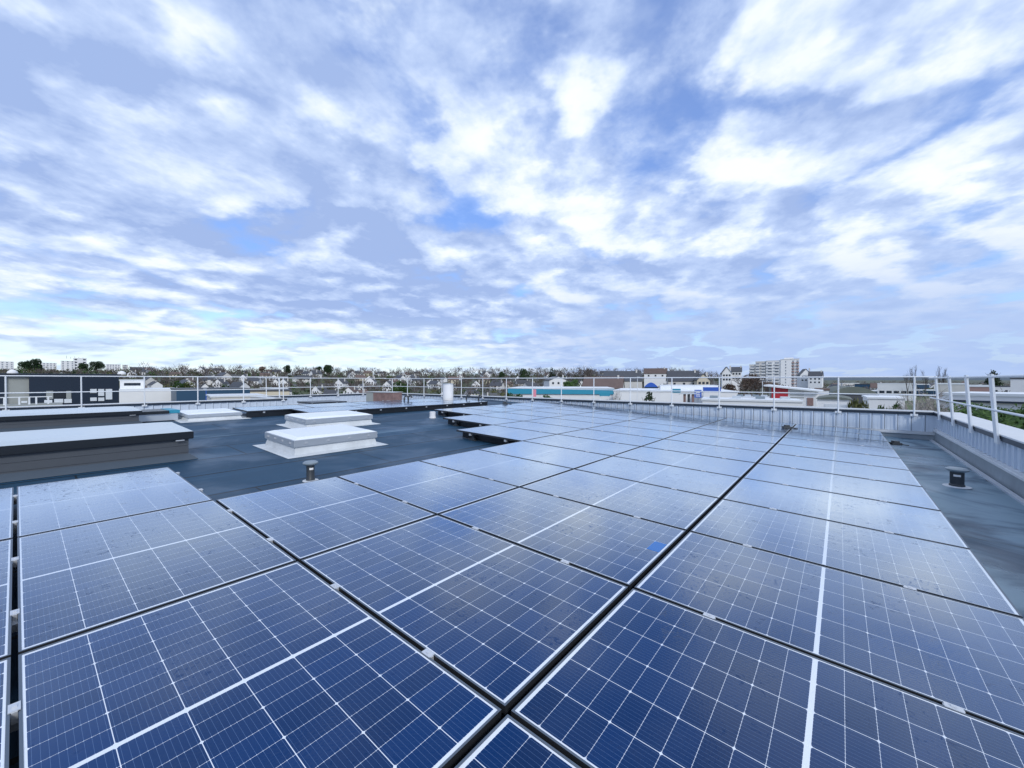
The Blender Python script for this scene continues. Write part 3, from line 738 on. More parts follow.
# small black cable boxes on the array
for x, y, lab in ((-1.05, 12.3, 'small black connector box on the panel gap near the far parapet'), (.90, 11.7, 'small black bracket at the far right corner of the array'), (-9.78, 11.6, 'small black bracket at the far left end of the array')):
    b = MB(); b.box(-.09, .09, -.06, .06, .0, .05); b.box(-.05, .05, -.05, .05, .05, .085); b.tube([(.08, 0, .02), (.16, .02, .01), (.25, .0, .005)], .012, 6)
    o = b.build('junction_box', M['plastic_dark'], loc=(x, y, roofz(x)+.183 if x < .5 else roofz(x)+.11)); tag(o, lab, 'junction box', 'small black boxes on the array'); o.rotation_euler = (0, TILT, .5)

# ------------------------------------------------------------------ buildings around
def block(b, w, dp, h, wall, roofm=None, win=None, name='wall', x=0, y=0, z=0, rows=0, cols_=0, ww=1.1, wh=1.3, mx=.8, wmat='window', top=.25):
    """a box with a parapet roof and window parts on its front (local -Y)"""
    m = MB(); m.box(x-w/2, x+w/2, y, y+dp, z, z+h); o = m.build(name, M[wall], b)
    m = MB(); m.box(x-w/2-.15, x+w/2+.15, y-.15, y+dp+.15, z+h+.003, z+h+top); m.build('roof', M[roofm or wall], b)
    for r_ in range(rows):
        for c_ in range(cols_):
            cx = x-w/2+mx+ww/2 + (w-2*mx-ww)*(c_/(cols_-1) if cols_ > 1 else .5)
            cz = z + h*(r_+.55)/rows - wh/2
            m = MB(); m.box(cx-ww/2, cx+ww/2, y-.06, y-.01, cz, cz+wh); m.build('window', M[wmat], b)
    return o
def bthing(name, label, px0, px1, d, cat='building', rot=0., group=None, z=None):
    c = at((px0+px1)/2, d); az = math.atan(((px0+px1)/2-512)/F); w = (px1-px0)*d/F*math.cos(az); rot -= az
    zz = terrain(c.x, c.y) if z is None else z
    return thing(name, label, cat, (c.x, c.y, zz-.3), YAW+rot, group), w, zz-.3

# navy office building at the left
NX = -52.
def ypx(px): rt_ = (px-512)/F; return NX*(rt_*RT.y+FW.y)/(rt_*RT.x+FW.x)
b = thing('office_building', 'dark navy flat roofed office building behind the left guardrail', 'building', (NX, 0, -.3), math.pi/2); z0 = -.3
H = EYE + .42 - z0
def lx(px): return ypx(px)
def nz(px, py): rt_ = (px-512)/F; return EYE + (380-py)/F*NX/(rt_*RT.x+FW.x) - z0
m = MB(); m.box(lx(-75), lx(4), 0, 14, 0, H); m.box(lx(29), lx(119), 0, 14, 0, H); m.build('wall', M['navy'], b)
m = MB(); m.box(lx(4), lx(29), .35, 14, 0, H-.05); m.build('stair_bay', M['beige'], b)
m = MB(); m.box(lx(-75)-.12, lx(119)+.12, -.15, 14.2, H+.003, H+.12); m.build('roof', M['cap'], b)
def win(px0, px1, py0, py1, mt='lightwin', name='window', dep=.06):
    m = MB(); m.box(lx(px0), lx(px1), -dep, -.01, nz(px0, py1), nz(px0, py0)); return m.build(name, M[mt], b)
for a in ((90, 96.5, 389, 393), (98, 104, 389, 396), (105.5, 112, 389, 399.5), (90, 96.5, 397.6, 401), (98, 104, 397.6, 401), (54, 63, 399, 403), (64, 71.5, 399, 403), (21, 27, 401, 403), (44, 52, 400, 403.5)): win(*a)
for a in ((46, 53, 391, 399), (66, 71, 391, 399)): win(*a, mt='beige', name='panel')
win(54, 65.5, 391, 398, 'dark_rim', 'window')
TZ = z0 + nz(20, 403.5)
# small balustrade at the foot of the building
g = thing('balustrade', 'low pale balustrade on the terrace of the navy building', 'balustrade', (NX+2.5, 0, TZ), math.pi/2)
def gx(px): return ypx(px)*(NX+2.5)/NX
for px in (4, 19, 29, 36, 48): 
    m = MB(); m.box(gx(px)-.05, gx(px)+.05, -.04, .04, 0, .55); m.build('post', M['rail'], g)
m = MB(); m.box(gx(-8), gx(52), -.03, .03, .551, .62); m.build('rail', M['rail'], g)
t_ = MB(); t_.box(NX+.02, NX+3, ypx(-60), ypx(60), 0, TZ)
tag(t_.build('terrace_block', M['beige']), 'pale terrace block at the foot of the navy building', 'terrace')
for px, lab in ((12.5, 'white domed cap above the roof of the navy building, left of two'), (124.5, 'white domed lamp cap at the right corner of the navy building')):
    p = Vector((NX-1.5, ypx(px), 0)); z_ = z0 + H + .1 ; m = MB(); m.lathe([(.30, 0), (.31, .1), (.26, .22), (.12, .32), (.02, .36)], 16)
    tag(m.build('dome_cap', M['white'], smooth=True, loc=(p.x, p.y, z_)), lab, 'roof dome')
# slab apartment blocks on the hill, far left
def flats(label, px0, px1, py, d, rows, cols_, rot=0., wall='white', extra=None):
    b, w, z0 = bthing('apartment_block', label, px0, px1, d, rot=rot, group='pale apartment blocks on the skyline')
    block(b, w, 12, hz(py, d)-z0, wall, None, rows=rows, cols_=cols_, ww=1.2, wh=1.1, mx=1., wmat='softwin')
    return b, w, z0
flats('white slab apartment block at the far left skyline edge', -14, 14.5, 361.6, 430, 7, 6)
flats('white slab apartment block left of the tallest one on the left skyline', 35, 57, 363, 430, 7, 6)
b, w, z0 = flats('tallest white apartment tower with rooftop masts on the left skyline', 61, 75, 361, 430, 8, 3)
H = hz(358, 430)-z0
block(b, 10, 9, H, 'white', x=9, y=1, rows=6, cols_=2, ww=2)
for i in range(5):
    m = MB(); m.box(-1+i*3, -.7+i*3, 5, 5.3, H-.5, H+1.2+random.random()*2); m.build('mast', M['beige'], b)
flats('pale apartment block right of the dark pines on the left skyline', 106, 121, 364.5, 430, 6, 5)
flats('narrow grey apartment block at the end of the left skyline group', 122.5, 128, 365, 430, 6, 2, wall='offwhite')

# low white workshop
b, w, z0 = bthing('workshop', 'low white flat roofed workshop right of the navy building', 119, 178, 105)
block(b, w, 20, hz(390.5, 105)-z0, 'white', 'whiteroof', top=.4, rows=1, cols_=5, ww=1.6, wh=.9, mx=2)
block(b, w*.42, 8, 2.2, 'white', 'whiteroof', x=-w*.28, y=6, z=hz(389, 105)-z0, rows=1, cols_=3, ww=1.2, wh=.7, name='upper_storey')
m = MB(); m.tube([(w*.5-12, 3, hz(389, 105)-z0), (w*.5-12, 3, hz(383.5, 105)-z0)], .35, 10); m.build('flue', M['alu'], b)
# blue-grey long shed
b, w, z0 = bthing('storage_shed', 'long dark blue shed behind the left parapet', 178, 252, 98, rot=.12)
block(b, w, 18, hz(389.8, 98)-z0, 'bluecl', 'slate', top=.3, rows=1, cols_=6, ww=2, wh=.8, wmat='cap')
b = bthing('lamp_post', 'thin blue lamp post in front of the long blue shed', 205, 207, 92, 'lamp post')[0]
m = MB(); m.tube([(0, 0, 0), (0, 0, hz(388, 92))], [.12, .07], 8); m.build('pole', M['blue'], b)
m = MB(); m.box(-.5, .1, -.1, .1, hz(388, 92), hz(388, 92)+.15); m.build('lamp_head', M['alu'], b)
b, w, z0 = bthing('annex', 'pale flat roofed annex at the foot of the blue shed', 212, 268, 75, rot=.1)
block(b, w, 14, hz(397, 75)-z0, 'offwhite', 'captop', rows=1, cols_=4, ww=1.4, wh=1)
b, w, z0 = bthing('low_building', 'beige low building with dark flat roof right of the blue shed', 244, 290, 130)
block(b, w, 14, hz(391.5, 130)-z0, 'cream', 'slate', top=.5, rows=1, cols_=5)
# teal fascia store
b, w, z0 = bthing('store', 'long white store with teal roof fascia beyond the far parapet', 508, 612, 150, rot=-.03)
H = hz(394.2, 150)-z0
block(b, w, 30, H, 'white', 'whiteroof', top=.05, rows=1, cols_=6, ww=3, wh=1.6)
m = MB(); m.box(-w/2-.4, w/2+.4, -.6, 30.4, H+.06, H+2.1); m.build('fascia', M['teal'], b)
m = MB(); m.box(-w/2-.45, w/2+.45, -.66, 30.45, H+2.103, H+2.35); m.build('roof_edge', M['whiteroof'], b)
b = bthing('banner_flag', 'pink banner on a pole in front of the teal store', 531, 535, 140, 'flag')[0]
m = MB(); m.tube([(0, 0, 0), (0, 0, hz(388, 140))], .08, 6); m.build('pole', M['rail'], b)
m = MB(); m.box(.09, 1.1, -.02, .02, hz(396, 140), hz(388.5, 140)); m.build('banner', M['pink'], b)
b = bthing('entrance_canopy', 'teal canopy sign on white legs at the right end of the teal store', 600, 609, 118, 'canopy')[0]
m = MB(); m.box(-1.4, 1.6, -.4, .4, hz(395, 118), hz(391, 118)); m.build('sign_board', M['teal'], b)
for sx in (-1.1, 1.2):
    m = MB(); m.box(sx-.1, sx+.1, -.1, .1, 0, hz(395, 118)-.003); m.build('leg', M['rail'], b)
# white warehouse
b, w, z0 = bthing('warehouse', 'large white flat roofed warehouse in the middle distance', 611, 735, 112, rot=.05)
block(b, w, 32, hz(392, 112)-z0, 'white', 'whiteroof', top=.35)
for px in (-14, -4, 7, 16):
    m = MB(); m.box(px-1.6, px+1.6, -.07, -.01, 0.4, 3.6); m.build('loading_door', M['whiteroof'], b)
block(b, w*.5, 10, 1.4, 'whiteroof', x=5, y=12, z=hz(391, 112)-z0, top=.1, name='upper_storey')
# kiosk and clutter in front of the warehouse
b, w, z0 = bthing('kiosk', 'small white and teal kiosk beyond the far guardrail', 672, 680, 90)
block(b, w, 2, hz(392.5, 90)-z0, 'white', 'teal', top=.8)
m = MB(); m.box(w/2+.05, w/2+3.4, -.2, 1.8, hz(394.0, 90)-z0, hz(393.2, 90)-z0); m.build('canopy', M['alu'], b)
for k in range(3):
    m = MB(); m.box(w/2+.7+k*.85, w/2+1.2+k*.85, .2, .6, hz(402, 90)-z0, hz(394.1, 90)-z0); m.build('locker', M['plastic_dark' if k % 2 else 'rust'], b)
# blue sign + delivery trailer
b = bthing('shop_sign', 'square dark blue shop sign with pale emblem by the warehouse', 694.5, 701.5, 100, 'sign')[0]
d = 100; m = MB(); m.box(-.80, .80, -.12, .12, hz(396.3, d), hz(388.6, d)); m.build('sign_board', M['blue'], b)
m = MB()
for k in range(3): m.box(-.5, .5, -.125, -.121, hz(395.2, d)+.45*k, hz(395.2, d)+.2+.45*k)
m.build('emblem', M['sticker'], b)
for sx in (-.5, .5):
    m = MB(); m.box(sx-.06, sx+.06, -.05, .05, 0, hz(396.3, d)); m.build('leg', M['alu'], b)
b, w, z0 = bthing('box_trailer', 'white box trailer with bright blue upper side beside the blue sign', 703.5, 721, 104, 'trailer', rot=.1)
zt = hz(387.3, 104)-z0; zb = hz(392.2, 104)-z0; z3 = hz(397, 104)-z0
m = MB(); m.box(-w/2, w/2, 0, 2.5, zb, zt); m.build('upper_body', M['blue'], b, bevel=.03)
m = MB(); m.box(-w/2, w/2, 0.01, 2.5, z3-1, zb-.003); m.build('lower_body', M['carwhite'], b)
for sx in (-w*.3, w*.3):
    m = MB(); m.tube([(sx, -.05, z3-1.1), (sx, .25, z3-1.1)], .5, 14); m.build('wheel', M['rubber'], b)
m = MB(); m.box(-w*.4, w*.4, .5, 2, 0, z3-1.003); m.build('dock', M['beige'], b)
# white forecourt roofs just beyond the parapet
def lowroof(label, px0, px1, py, d, dep, rot=0., mt='whiteroof'):
    b, w, z0 = bthing('low_warehouse', label, px0, px1, d, rot=rot, group='low white roofs beyond the far parapet')
    block(b, w, dep, hz(py, d)-z0, 'white', mt, top=.3)
    for k in range(4):
        m = MB(); xx = -w*.38+k*w*.25; zt = hz(py, d)-z0+.303; m.box(xx-.6, xx+.6, dep*.4, dep*.4+1.4, zt, zt+.4); m.build('roof_vent', M['alu' if k % 2 else 'plastic_cap'], b)
    return b, w, z0
lowroof('low white warehouse roof close beyond the middle of the far parapet', 700, 800, 401.5, 62, 7, .05)
lowroof('low white roof right of the white warehouse with small vents', 735, 768, 398.5, 85, 5, -.05)
# red building
b, w, z0 = bthing('showroom', 'red and white showroom with thin sloping white roof', 770, 814, 92, rot=-.08)
def rx_(px): return (px-792)*92/F*.82
zt0, zt1 = hz(386, 92)-z0, hz(391, 92)-z0
m = MB(); m.box(rx_(771), rx_(788), 0, 9, 0, hz(387.2, 92)-z0); m.build('red_wall', M['red'], b)
m = MB(); m.prism([(rx_(788)+.01, 0), (rx_(816), 0), (rx_(816), hz(391.4, 92)-z0), (rx_(788)+.01, hz(388.2, 92)-z0)], 'y', .05, 9); m.build('white_wall', M['white'], b)
m = MB(); m.prism([(rx_(763), hz(386.4, 92)-z0), (rx_(821), hz(391.6, 92)-z0), (rx_(821), hz(390.3, 92)-z0), (rx_(763), hz(384.9, 92)-z0)], 'y', -1., 9.5); m.build('roof', M['whiteroof'], b)
m = MB(); m.box(rx_(768), rx_(771)-.01, .2, 8, 0, hz(387, 92)-z0); m.build('side_bay', M['beige'], b)
for k in range(3):
    m = MB(); m.box(rx_(790), rx_(804), -.02, .03, hz(392.6+2.6*k, 92)-z0, hz(391.8+2.6*k, 92)-z0); m.build('window', M['beige'], b)
m = MB(); m.box(rx_(807), rx_(813), -.06, .03, hz(405, 92)-z0, hz(397.5, 92)-z0); m.build('doorway', M['rust'], b)
b, w, z0 = bthing('white_extension', 'plain white block against the right end of the red showroom', 815, 829, 98)
block(b, w, 8, hz(390.5, 98)-z0, 'white', 'brownroof', top=.5)
# curved roof garage
def curved(label, px0, px1, py_top, py_eave, d, dep, mt, wall, rot=0., name='hall'):
    b, w, z0 = bthing(name, label, px0, px1, d, rot=rot)
    ze, zt = hz(py_eave, d)-z0, hz(py_top, d)-z0
    m = MB(); m.box(-w/2, w/2, 0, dep, 0, ze); m.build('wall', M[wall], b)
    n = 10; arc = [(-w/2-.2+(w+.4)*i/n, ze+.003+(zt-ze)*math.sin(math.pi*i/n)**.8) for i in range(n+1)]
    m = MB(); m.prism(arc, 'y', -.3, dep+.3); m.build('roof', M[mt], b)
    return b, w, z0, ze
b, w, z0, ze = curved('white building with low curved grey roof just beyond the far parapet', 817, 851, 396.8, 399.3, 66, 12, 'greenroof', 'white')
m = MB(); m.box(-1.2, 1.6, -.06, -.01, ze-2.2, ze-.8); m.build('window', M['lightwin'], b)
curved('large mossy grey curved roof hall right of the showroom', 829, 879, 386.6, 394.5, 150, 25, 'greenroof', 'slate', .2)
b, w, z0 = bthing('shed', 'white long shed behind the bare birch trees', 877, 916, 210)
block(b, w, 16, hz(383.8, 210)-z0, 'white', 'whiteroof', rows=1, cols_=5, ww=2)
b, w, z0 = bthing('shed', 'white shed under the leafy bush by the far corner', 868, 905, 58, rot=.1)
block(b, w, 9, hz(399, 58)-z0, 'white', 'whiteroof', rows=1, cols_=3, ww=1.2)
b, w, z0 = bthing('distribution_hall', 'very long white roofed hall beyond the right hand parapet', 925, 1130, 72, rot=-.2)
block(b, w, 16, hz(397, 72)-z0, 'white', 'whiteroof', top=.5)
m = MB(); m.box(-w/2, w/2, -.6, -.02, hz(404, 72)-z0, hz(402, 72)-z0); m.build('canopy', M['cap'], b)
b, w, z0 = bthing('unit', 'brown fronted unit with white roof above the long white hall', 968, 994, 135)
block(b, w, 12, hz(387, 135)-z0, 'balcony', 'whiteroof', top=.6, rows=1, cols_=4, ww=1.2)
b, w, z0 = bthing('unit', 'large white unit at the right edge of the picture', 1009, 1080, 125)
block(b, w, 20, hz(379, 125)-z0, 'white', 'slate', top=.4, rows=1, cols_=6)
b, w, z0 = bthing('unit', 'grey unit with white roof between the brown unit and the field', 936, 966, 170)
block(b, w, 15, hz(384.5, 170)-z0, 'offwhite', 'whiteroof', top=.5)

# big apartment block right of centre
b, w, z0 = bthing('apartment_block', 'large white apartment block with balconies standing above the trees', 748, 800, 400)
def ax(px): return (px-774)*400/F*.84
def stack(px0, px1, py, y0, wall, rows, cs, balc=None, wm='softwin'):
    H = hz(py, 400)-z0; x0, x1 = ax(px0), ax(px1)
    m = MB(); m.box(x0, x1, y0, y0+14, 0, H); m.build('wing', M[wall], b)
    m = MB(); m.box(x0-.2, x1+.2, y0-.2, y0+14.2, H+.003, H+.5); m.build('roof', M['offwhite'], b)
    for r_ in range(rows):
        z_ = H-1.2-r_*2.9
        if z_ < 4: break
        for fx, fw_ in cs:
            m = MB(); m.box(x0+(x1-x0)*fx, x0+(x1-x0)*(fx+fw_), y0-.1, y0-.02, z_-1.5, z_); m.build('window', M[wm], b)
            if balc:
                m = MB(); m.box(x0+(x1-x0)*fx-.3, x0+(x1-x0)*(fx+fw_)+.3, y0-1.2, y0-.12, z_-2.6, z_-1.7); m.build('balcony', M[balc], b)
    return H
stack(748.5, 755, 364.5, 3, 'offwhite', 5, [(.2, .5)], 'white')
stack(755, 766, 361.5, 2, 'offwhite', 7, [(.05, .3), (.58, .3)], 'white')
stack(766, 780.5, 361, 1, 'white', 8, [(.12, .28), (.6, .28)], 'white')
H = stack(780.5, 791, 360, 0, 'white', 9, [(.42, .1)])
stack(791, 798.5, 359.6, 1, 'white', 9, [(.08, .24), (.66, .24)], 'balcony')
m = MB(); m.box(ax(784), ax(793), 4, 9, H+.51, H+2.2); m.build('lift_house', M['white'], b)

# gabled houses
def gable(b, w, dp, he, hr, wall, roof, win=None, x=0, y=0, z=0, chimney=True, axis='x'):
    m = MB()
    if axis == 'x':   # ridge along x
        m.box(x-w/2, x+w/2, y, y+dp, z, z+he)
        m.prism([(y, z+he+.001), (y+dp, z+he+.001), (y+dp/2, z+he+hr-.1)], 'x', x-w/2, x+w/2)
        r_ = MB(); o = .35
        for s_ in (0, 1):
            ya, yb = (y-o, y+dp/2) if s_ == 0 else (y+dp+o, y+dp/2)
            za, zb = z+he-o*hr/(dp/2), z+he+hr
            r_.quad([(x-w/2-o, ya, za), (x+w/2+o, ya, za), (x+w/2+o, yb, zb), (x-w/2-o, yb, zb)])
            r_.quad([(x-w/2-o, ya, za+.22), (x+w/2+o, ya, za+.22), (x+w/2+o, yb, zb+.22), (x-w/2-o, yb, zb+.22)])
            r_.quad([(x-w/2-o, ya, za), (x+w/2+o, ya, za), (x+w/2+o, ya, za+.22), (x-w/2-o, ya, za+.22)])
    else:
        m.box(x-w/2, x+w/2, y, y+dp, z, z+he)
        m.prism([(x-w/2, z+he+.001), (x+w/2, z+he+.001), (x, z+he+hr-.1)], 'y', y, y+dp)
        r_ = MB(); o = .35
        for s_ in (-1, 1):
            xa, xb = x+s_*(w/2+o), x
            za, zb = z+he-o*hr/(w/2), z+he+hr
            r_.quad([(xa, y-o, za), (xb, y-o, zb), (xb, y+dp+o, zb), (xa, y+dp+o, za)])
            r_.quad([(xa, y-o, za+.22), (xb, y-o, zb+.22), (xb, y+dp+o, zb+.22), (xa, y+dp+o, za+.22)])
            r_.quad([(xa, y-o, za), (xb, y-o, zb), (xb, y-o, zb+.22), (xa, y-o, za+.22)])
    m.build('wall', M[wall], b); ro = r_.build('roof', M[roof], b)
    if chimney:
        c = MB(); c.box(x+w*.36, x+w*.36+.8, y+dp*.4, y+dp*.4+.6, z+he+hr*.4, z+he+hr+.9); c.build('chimney', M['offwhite'], ro)
    for fx, fz in (win or ()):
        c = MB(); c.box(x+w*fx-.55, x+w*fx+.55, y-.07, y-.01, z+fz, z+fz+1.2); c.build('window', M['window'], b)
def house(label, px0, px1, py_r, py_e, d, wall, roof, axis='x', rot=0., dep=9, cat='house', group=None, win=True):
    b, w, z0 = bthing('house', label, px0, px1, d, cat, rot, group)
    he, hr = hz(py_e, d)-z0, (py_e-py_r)*d/F
    ws = [(fx, fz) for fx in (-.3, 0, .3) for fz in (he-2.1, he-4.8) if fz > .4] if win else None
    gable(b, w, dep, he, hr, wall, roof, ws, axis=axis)
    return b
b = house('tall white gabled house with dark roof left of the large apartment block', 722, 731.5, 367, 373, 260, 'white', 'slate', 'y', .1)
b = house('white terrace house with dark dormer roof adjoining the tall gabled house', 731.5, 741.5, 367, 371.5, 262, 'white', 'slate', 'x', .0, 10)
house('white house with steep slate roof right of the large apartment block', 800, 812, 369, 375, 330, 'white', 'slate', 'y', .2, 12)
house('white house with long dark roof at the end of the skyline houses', 808, 822, 371.5, 377, 320, 'white', 'slate', 'x', -.1)
house('wide dark roofed hall left of the flat topped house on the skyline', 604, 642, 371, 381, 230, 'offwhite', 'slate', 'x', .05, 18, 'hall', win=False)
house('dark roofed low hall behind the teal store', 582, 622, 377, 388, 190, 'offwhite', 'brownroof', 'x', -.1, 16, 'hall', win=False)
b, w, z0 = bthing('house', 'flat topped brown roofed house with white front on the skyline', 644, 667, 280, 'house')
gable(b, w, 12, hz(373.5, 280)-z0, 3.6, 'white', 'brownroof', [(-.3, hz(376.5, 280)-z0), (0, hz(376.5, 280)-z0), (.3, hz(376.5, 280)-z0)])
house('broad slate roofed house beside the pale gable near the blue trailer', 668, 700, 371, 381, 210, 'offwhite', 'slate', 'x', .1, 14)
house('pale cream gabled house behind the blue trailer', 697, 710, 374, 380, 200, 'cream', 'slate', 'y', .2, 12)
house('tall white rendered house in the middle of the hillside', 549, 568, 376.5, 380.5, 230, 'white', 'slate', 'y', .3, 12)
house('small white gabled house just behind the long blue shed', 201, 208.5, 383, 386.5, 125, 'white', 'slate', 'y', .0, 7)
b, w, z0 = bthing('canopy_roof', 'dark blue curved canopy roof behind the white warehouse', 644, 658, 170)
b2 = [(-w/2+w*i/8, hz(387, 170)-z0+(1.9)*math.sin(math.pi*i/8)) for i in range(9)]
m = MB(); m.prism(b2, 'y', 0, 8); m.build('roof', M['blue'], b)
m = MB(); m.box(-w/2+.2, w/2-.2, .3, 7.7, 0, hz(387, 170)-z0-.003); m.build('wall', M['bluecl'], b)

# hillside houses, each told apart by where it stands
landmarks = [(150, 'above the white workshop'), (190, 'above the olive bushes'), (228, 'above the long blue shed'), (262, 'by the russet tree'), (288, 'below the round pine'),
             (306, 'left of the wide pine'), (325, 'below the wide pine'), (350, 'right of the wide pine'), (384, 'above the weathered roof box'), (414, 'between box and flue'),
             (448, 'above the metal flue'), (474, 'right of the metal flue'), (500, 'left of the teal store'), (522, 'left of the pink banner'), (545, 'right of the pink banner'), (580, 'above the teal canopy sign')]
occ = []
rng = random.Random(5)
protos = []
for wi, (wall, roof, axis, w_, dp_, he_, hr_) in enumerate((('white', 'slate', 'x', 10, 8, 5.2, 3.2), ('white', 'slate', 'y', 8, 10, 5.4, 3.8), ('offwhite', 'slate', 'x', 12, 8, 4.4, 3.4), ('cream', 'brownroof', 'x', 10, 8, 5, 3), ('white', 'brownroof', 'y', 8, 9, 5, 3.4))):
    pr = thing('house', 'proto', 'house', (0, 0, -50), 0, 'houses on the wooded hillside')
    gable(pr, w_, dp_, he_, hr_, wall, roof, [(-.3, 3.2), (.0, 3.2), (.3, 3.2), (-.3, .9), (.3, .9)], axis=axis)
    protos.append((pr, wall, roof, axis))
cnt = {}
placed = []
tries = 0
while len(placed) < 108 and tries < 4000:
    tries += 1
    px = rng.uniform(130, 612); d = rng.choice([170, 200, 225, 250, 280, 310, 345, 380, 420, 460])*rng.uniform(.95, 1.05)
    if px > 505 and d < 205: continue
    if px < 270 and d < 190: continue
    p = at(px, d)
    if any((p-q).length < 10 for q in placed): continue
    placed.append(p); i = rng.choices(range(5), (5, 4, 3, 2, 2))[0]
    pr, wall, roof, axis = protos[i]
    lm = min(landmarks, key=lambda l: abs(l[0]-px))[1]
    wallw = {'white': 'white', 'offwhite': 'greyish', 'cream': 'cream'}[wall]; kind = 'gabled' if axis == 'y' else 'broad'
    key = (wallw, kind, roof, lm, 'high' if d > 300 else 'low')
    cnt.setdefault(key, []).append((px, p, i, d))
for key in sorted(cnt):
    lst = sorted(cnt[key], key=lambda t: t[0])
    for n_, (px, p, i, d) in enumerate(lst):
        wallw, kind, roof, lm, hi = key
        lab = '%s %s %s roofed house %s on hillside %s' % (wallw, kind, 'slate' if roof == 'slate' else 'brown', hi, lm)
        if len(lst) > 1: lab += ', %s from left' % ORD[n_]
        dup(protos[i][0], (p.x, p.y, terrain(p.x, p.y)-.4), YAW + rng.uniform(-.7, .7), (rng.uniform(.58, .85),)*3, lab)
for pr, *_ in protos:
    for ch in list(pr.children):
        for gch in list(ch.children): bpy.data.objects.remove(gch)
        bpy.data.objects.remove(ch)
    bpy.data.objects.remove(pr)

# scattered far sheds and houses of the flat quarter on the right
rng2 = random.Random(8); spots = []
for k in range(26):
    d = rng2.uniform(230, 620); px = 826 + 196*(k+.5)/26 + rng2.uniform(-2.5, 2.5)
    spots.append((px, d))
for k, (px, d) in enumerate(sorted(spots)):
    big = rng2.random() < .4; w_ = rng2.uniform(14, 30) if big else rng2.uniform(8, 11)
    half = w_*F/d/2
    lab = '%s far across the flat quarter, %s' % ('long pale shed' if big else 'small white house', ('%s from left' % ORD[k]) if k < 13 else ('%s from right' % ORD[25-k]))
    if big:
        b, w, z0 = bthing('far_shed', lab, px-half, px+half, d, 'shed', rng2.uniform(-.4, .4), 'far sheds and houses on the right')
        block(b, w, 12, rng2.uniform(4.5, 7), rng2.choice(['white', 'offwhite', 'bluecl']), rng2.choice(['whiteroof', 'slate', 'greenroof']), top=.6, rows=1, cols_=4)
    else:
        b, w, z0 = bthing('far_house', lab, px-half, px+half, d, 'house', rng2.uniform(-.6, .6), 'far sheds and houses on the right')
        gable(b, w, 8, 5, 3.2, rng2.choice(['white', 'offwhite', 'cream']), rng2.choice(['slate', 'brownroof']), [(-.3, 3), (.3, 3)], axis=rng2.choice('xy'))

# ------------------------------------------------------------------ trees
def bare_tree_meshes(seed, h, spread, fine=2.2, levels=4, poplar=False):
    r = random.Random(seed); tr, tw = MB(), MB()
    def grow(p, d, L, rad, lv):
        q = p + d*L
        (tr if lv < 2 else tw).tube([p, p.lerp(q, .5)+Vector((r.uniform(-1, 1), r.uniform(-1, 1), 0))*L*.04, q], [rad, rad*.85, rad*.68], 5 if lv < 2 else 3, caps=False)
        if lv >= levels:
            return
        n = r.randint(3, 4) if lv > 0 else r.randint(4, 6)
        for k in range(n):
            a = r.uniform(0, 2*math.pi); t = r.uniform(.22, .5) if poplar else r.uniform(.4, .95)*spread
            nd = (d + Vector((math.cos(a), math.sin(a), 0))*t + Vector((0, 0, .12))).normalized()
            grow(p.lerp(q, r.uniform(.55, 1.) if lv else r.uniform(.45, 1.)), nd, L*r.uniform(.55, .8), max(rad*.5, .012*h/10), lv+1)
    grow(Vector((0, 0, -.3)), Vector((0, 0, 1)), h*.36, h*.020, 0)
    return tr, tw
def leaf_cloud(seed, blobs, n, size, mi=0):
    r = random.Random(seed); mb = MB(); tot = sum(b[3]**2 for b in blobs)
    for (x, y, z, rad, sq) in blobs:
        for i in range(int(n*rad**2/tot)):
            while True:
                u = Vector((r.uniform(-1, 1), r.uniform(-1, 1), r.uniform(-1, 1)))
                if .05 < u.length < 1: break
            u = u.normalized()*(u.length**.35)*r.uniform(.8, 1.12)
            p = Vector((x+u.x*rad, y+u.y*rad, z+u.z*rad*sq))
            a = Vector((r.uniform(-1, 1), r.uniform(-1, 1), r.uniform(-1, 1))).normalized(); b = a.orthogonal().normalized(); s = size*r.uniform(.6, 1.4)
            mb.quad([p-a*s*.6-b*s*.35, p+a*s*.6-b*s*.15, p+a*s*.2+b*s*.5])
    return mb
TREES = {}
for i in range(5):
    tr, tw = bare_tree_meshes(20+i, 10, 1.0)
    TREES['bare%d' % i] = (tr.mesh('trunk', M['bark']), tw.mesh('crown', M['twig']))
for i in range(2):
    tr, tw = bare_tree_meshes(40+i, 12, .6, poplar=True)
    TREES['poplar%d' % i] = (tr.mesh('trunk', M['bark']), tw.mesh('crown', M['twig']))
for i in range(2):
    tr, tw = bare_tree_meshes(50+i, 8, .9, levels=5)
    TREES['birch%d' % i] = (tr.mesh('trunk', M['palebark']), tw.mesh('crown', M['paletwig']))
def trunkmesh(h, r0): 
    t_ = MB(); t_.tube([(0, 0, -.4), (.05, 0, h*.5), (0, .05, h)], [r0, r0*.75, r0*.35], 8)
    for a in range(4):
        an = a*1.7; t_.tube([(0, 0, h*.55), (math.cos(an)*h*.22, math.sin(an)*h*.22, h*.9)], [r0*.4, r0*.15], 5)
    return t_.mesh('trunk', M['bark'])
for i in range(3):      # round-topped pines
    r = random.Random(70+i)
    bl = [(r.uniform(-2.4, 2.4), r.uniform(-2, 2), r.uniform(3.6, 8.8), r.uniform(1.6, 2.6), .8) for _ in range(13)]
    TREES['pine%d' % i] = (trunkmesh(8.5, .35), leaf_cloud(70+i, bl, 3400, .55).mesh('crown', M['green']))
